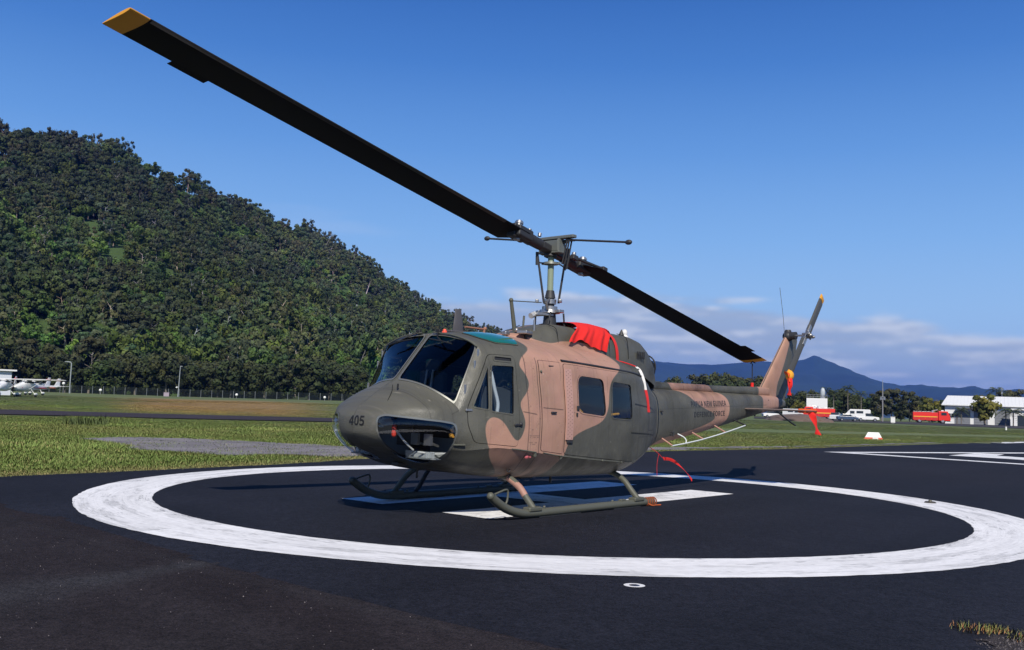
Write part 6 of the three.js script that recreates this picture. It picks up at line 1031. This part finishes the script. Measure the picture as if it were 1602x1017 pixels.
{
  const R = rng(99), L = [[], []], onTaxi = (x, z) => { const a = (z - lerp(37.2, 44.9, (x + 26.9) / 17.4)), b = (z - lerp(45.6, 55.5, (x + 32) / 18.1)); return x > -115 && x < 60 && a > -1.2 && b < 1.2; };
  let n = 0;
  while (n < 265000) {
    const px = lerp(-330, 1800, R()); if (px > 560 && px < 1010 && R() < .6) { n++; continue; }
    const d = 15 * Math.pow(160 / 15, Math.pow(R(), 1.05)), p = survey(px, d); n++;
    const e = p.z - edgeZ(p.x); if (e < .02) continue;
    const jx = p.x + (fbm(p.x, p.z, 1, 3) - .5) * 1.2, jz = p.z + (fbm(p.x, p.z, 5, 3) - .5) * 1.2; if (inPoly(jx, jz, gravelPoly) && R() < .93) continue;
    if (onTaxi(p.x, p.z)) continue;
    const c = turf(p.x, p.z), k = .85 + .6 * R(), dry = R() < .10 + .35 * sstep(1.2, .1, e); let s = (.75 + .6 * R()) * (1 + d / 90), hs = 1 / (1 + Math.max(0, d - 25) / 60);
    const rank = sstep(.60, .78, fbm(p.x * .22 + 3, p.z * .22, 6, 3)); hs *= (1 + .9 * rank * sstep(1, 4, e)); if (e < .5) s *= .8;
    L[R() < .5 ? 0 : 1].push([p.x, groundY(p.x, p.z) - .01, p.z, s, dry ? [.33 * k, .28 * k, .125 * k] : [c[0] * 1.4 * k, c[1] * 1.45 * k, c[2] * 1.2 * k], hs]);
  }
  const root = new THREE.Group(); root.name = 'grass'; root.userData = { kind: 'stuff', label: 'tufted rough grass behind the paving' }; scene.add(root);
  [tuftGeo(1, 18, .033, .0035, .18), tuftGeo(2, 17, .040, .0035, .21)].forEach((g, k) => { const im = new THREE.InstancedMesh(g, BLADE, L[k].length), m = new THREE.Matrix4(), q = new THREE.Quaternion(), c = new THREE.Color(), Rr = rng(5 + k); L[k].forEach(([x, y, z, s, t, hs], i) => { q.setFromAxisAngle(V(0, 1, 0), Rr() * 6.28); m.compose(V(x, y, z), q, V(s, s * hs, s)); im.setMatrixAt(i, m); c.setRGB(...t); im.setColorAt(i, c); }); im.name = 'grass_tufts'; im.userData.kind = 'stuff'; root.add(im); });
  // rank clump on the left
  const p = survey(134, 45, 660), T = thing('weed_clump', 'taller dark green weed clump standing in the grass on the left', 'weeds', [p.x, groundY(p.x, p.z), p.z]); part('leaves', tuftGeo(7, 260, .42, .012, .9), std(lin(.09, .125, .036), .7, 0, { side: THREE.DoubleSide }), T);
}
// weeds and loose grit at the broken edge of the seal, lower right
{
  const G1 = std(lin(.24, .25, .08), .8, 0, { side: THREE.DoubleSide }), G2 = std(lin(.42, .20, .08), .8, 0, { side: THREE.DoubleSide }), G3 = std(lin(.12, .22, .08), .8, 0, { side: THREE.DoubleSide });
  const mk = (label, x, z, s, seed) => { const t = thing('grass_tuft', label, 'grass', [x, -.002, z], seed); part('green_blades', tuftGeo(seed, 110, .060 * s, .0020, .13 * s), G1, t); part('dry_blades', tuftGeo(seed + 1, 90, .038 * s, .0022, .14 * s), G2, t); part('fresh_blades', tuftGeo(seed + 2, 12, .05 * s, .0028, .13 * s), G3, t); };
  mk('ragged grass tuft growing from the asphalt at the lower right', 4.32, -7.24, 1.15, 11);
  mk('small dry tuft right beside the ragged tuft at the lower right', 4.20, -7.36, .8, 21);
  mk('brownish grass tuft in the very lower right corner', 4.36, -7.60, 1.1, 31);
  const soilXs = steps(4.0, 5.1, 4, 5.1, .03, .1), soilG = sheet(soilXs, () => steps(-8.6, -7.28, -8.6, -7.2, .03, .1), (x, z) => .004 + .006 * fbm(x * 9, z * 9, 2, 3), (x, z) => { const k = .55 + .9 * fbm(x * 14, z * 14, 3, 4); return [.105 * k, .088 * k, .088 * k]; }, .8);
  { const P = soilG.attributes.position, ix = soilG.index.array, keep = []; for (let k = 0; k < ix.length; k += 3) { const x = P.getX(ix[k]), z = P.getZ(ix[k]); if (Math.hypot((x - 4.62) / .52, (z + 7.98) / .62) + (fbm(x * 5, z * 5, 1, 4) - .5) * 1.1 < .95) keep.push(ix[k], ix[k + 1], ix[k + 2]); } soilG.setIndex(keep); }
  structure('soil_patch', soilG, oldMat, 'patch of bare grey soil and grit in the lower right corner');
  const R = rng(66), NG = 3400, im = new THREE.InstancedMesh(new THREE.IcosahedronGeometry(1, 0), std(lin(.105, .095, .098), .95), NG), m = new THREE.Matrix4(), q = new THREE.Quaternion(), c = new THREE.Color();
  for (let i = 0; i < NG; i++) {
    let x, z; const soil = i < 2900; if (soil) { const a = R() * 6.28, r = Math.sqrt(R()) * (1 + .25 * (R() - .5)); x = 4.62 + Math.cos(a) * r * .50; z = -7.98 + Math.sin(a) * r * .60; } else { x = lerp(6.9, 9.4, R()); z = lerp(-8.2, 1.5, R()); }
    const s = (soil ? .0022 + .0062 * Math.pow(R(), 3) : .0018 + .0042 * R() * R()); q.setFromEuler(new THREE.Euler(R() * 6, R() * 6, R() * 6)); m.compose(V(x, (soil ? .006 : -.006) + s * .4, z), q, V(s, s * .7, s)); im.setMatrixAt(i, m); const k = (soil ? .45 : .7) + R() * (soil ? 1.0 : 1.6); c.setRGB(k, k * .97, k * .93); im.setColorAt(i, c);
  }
  im.name = 'grit'; im.userData = { kind: 'stuff', label: 'loose pale grit scattered on the old asphalt and bare soil' }; scene.add(im);
}
renderer.render(scene, camera);
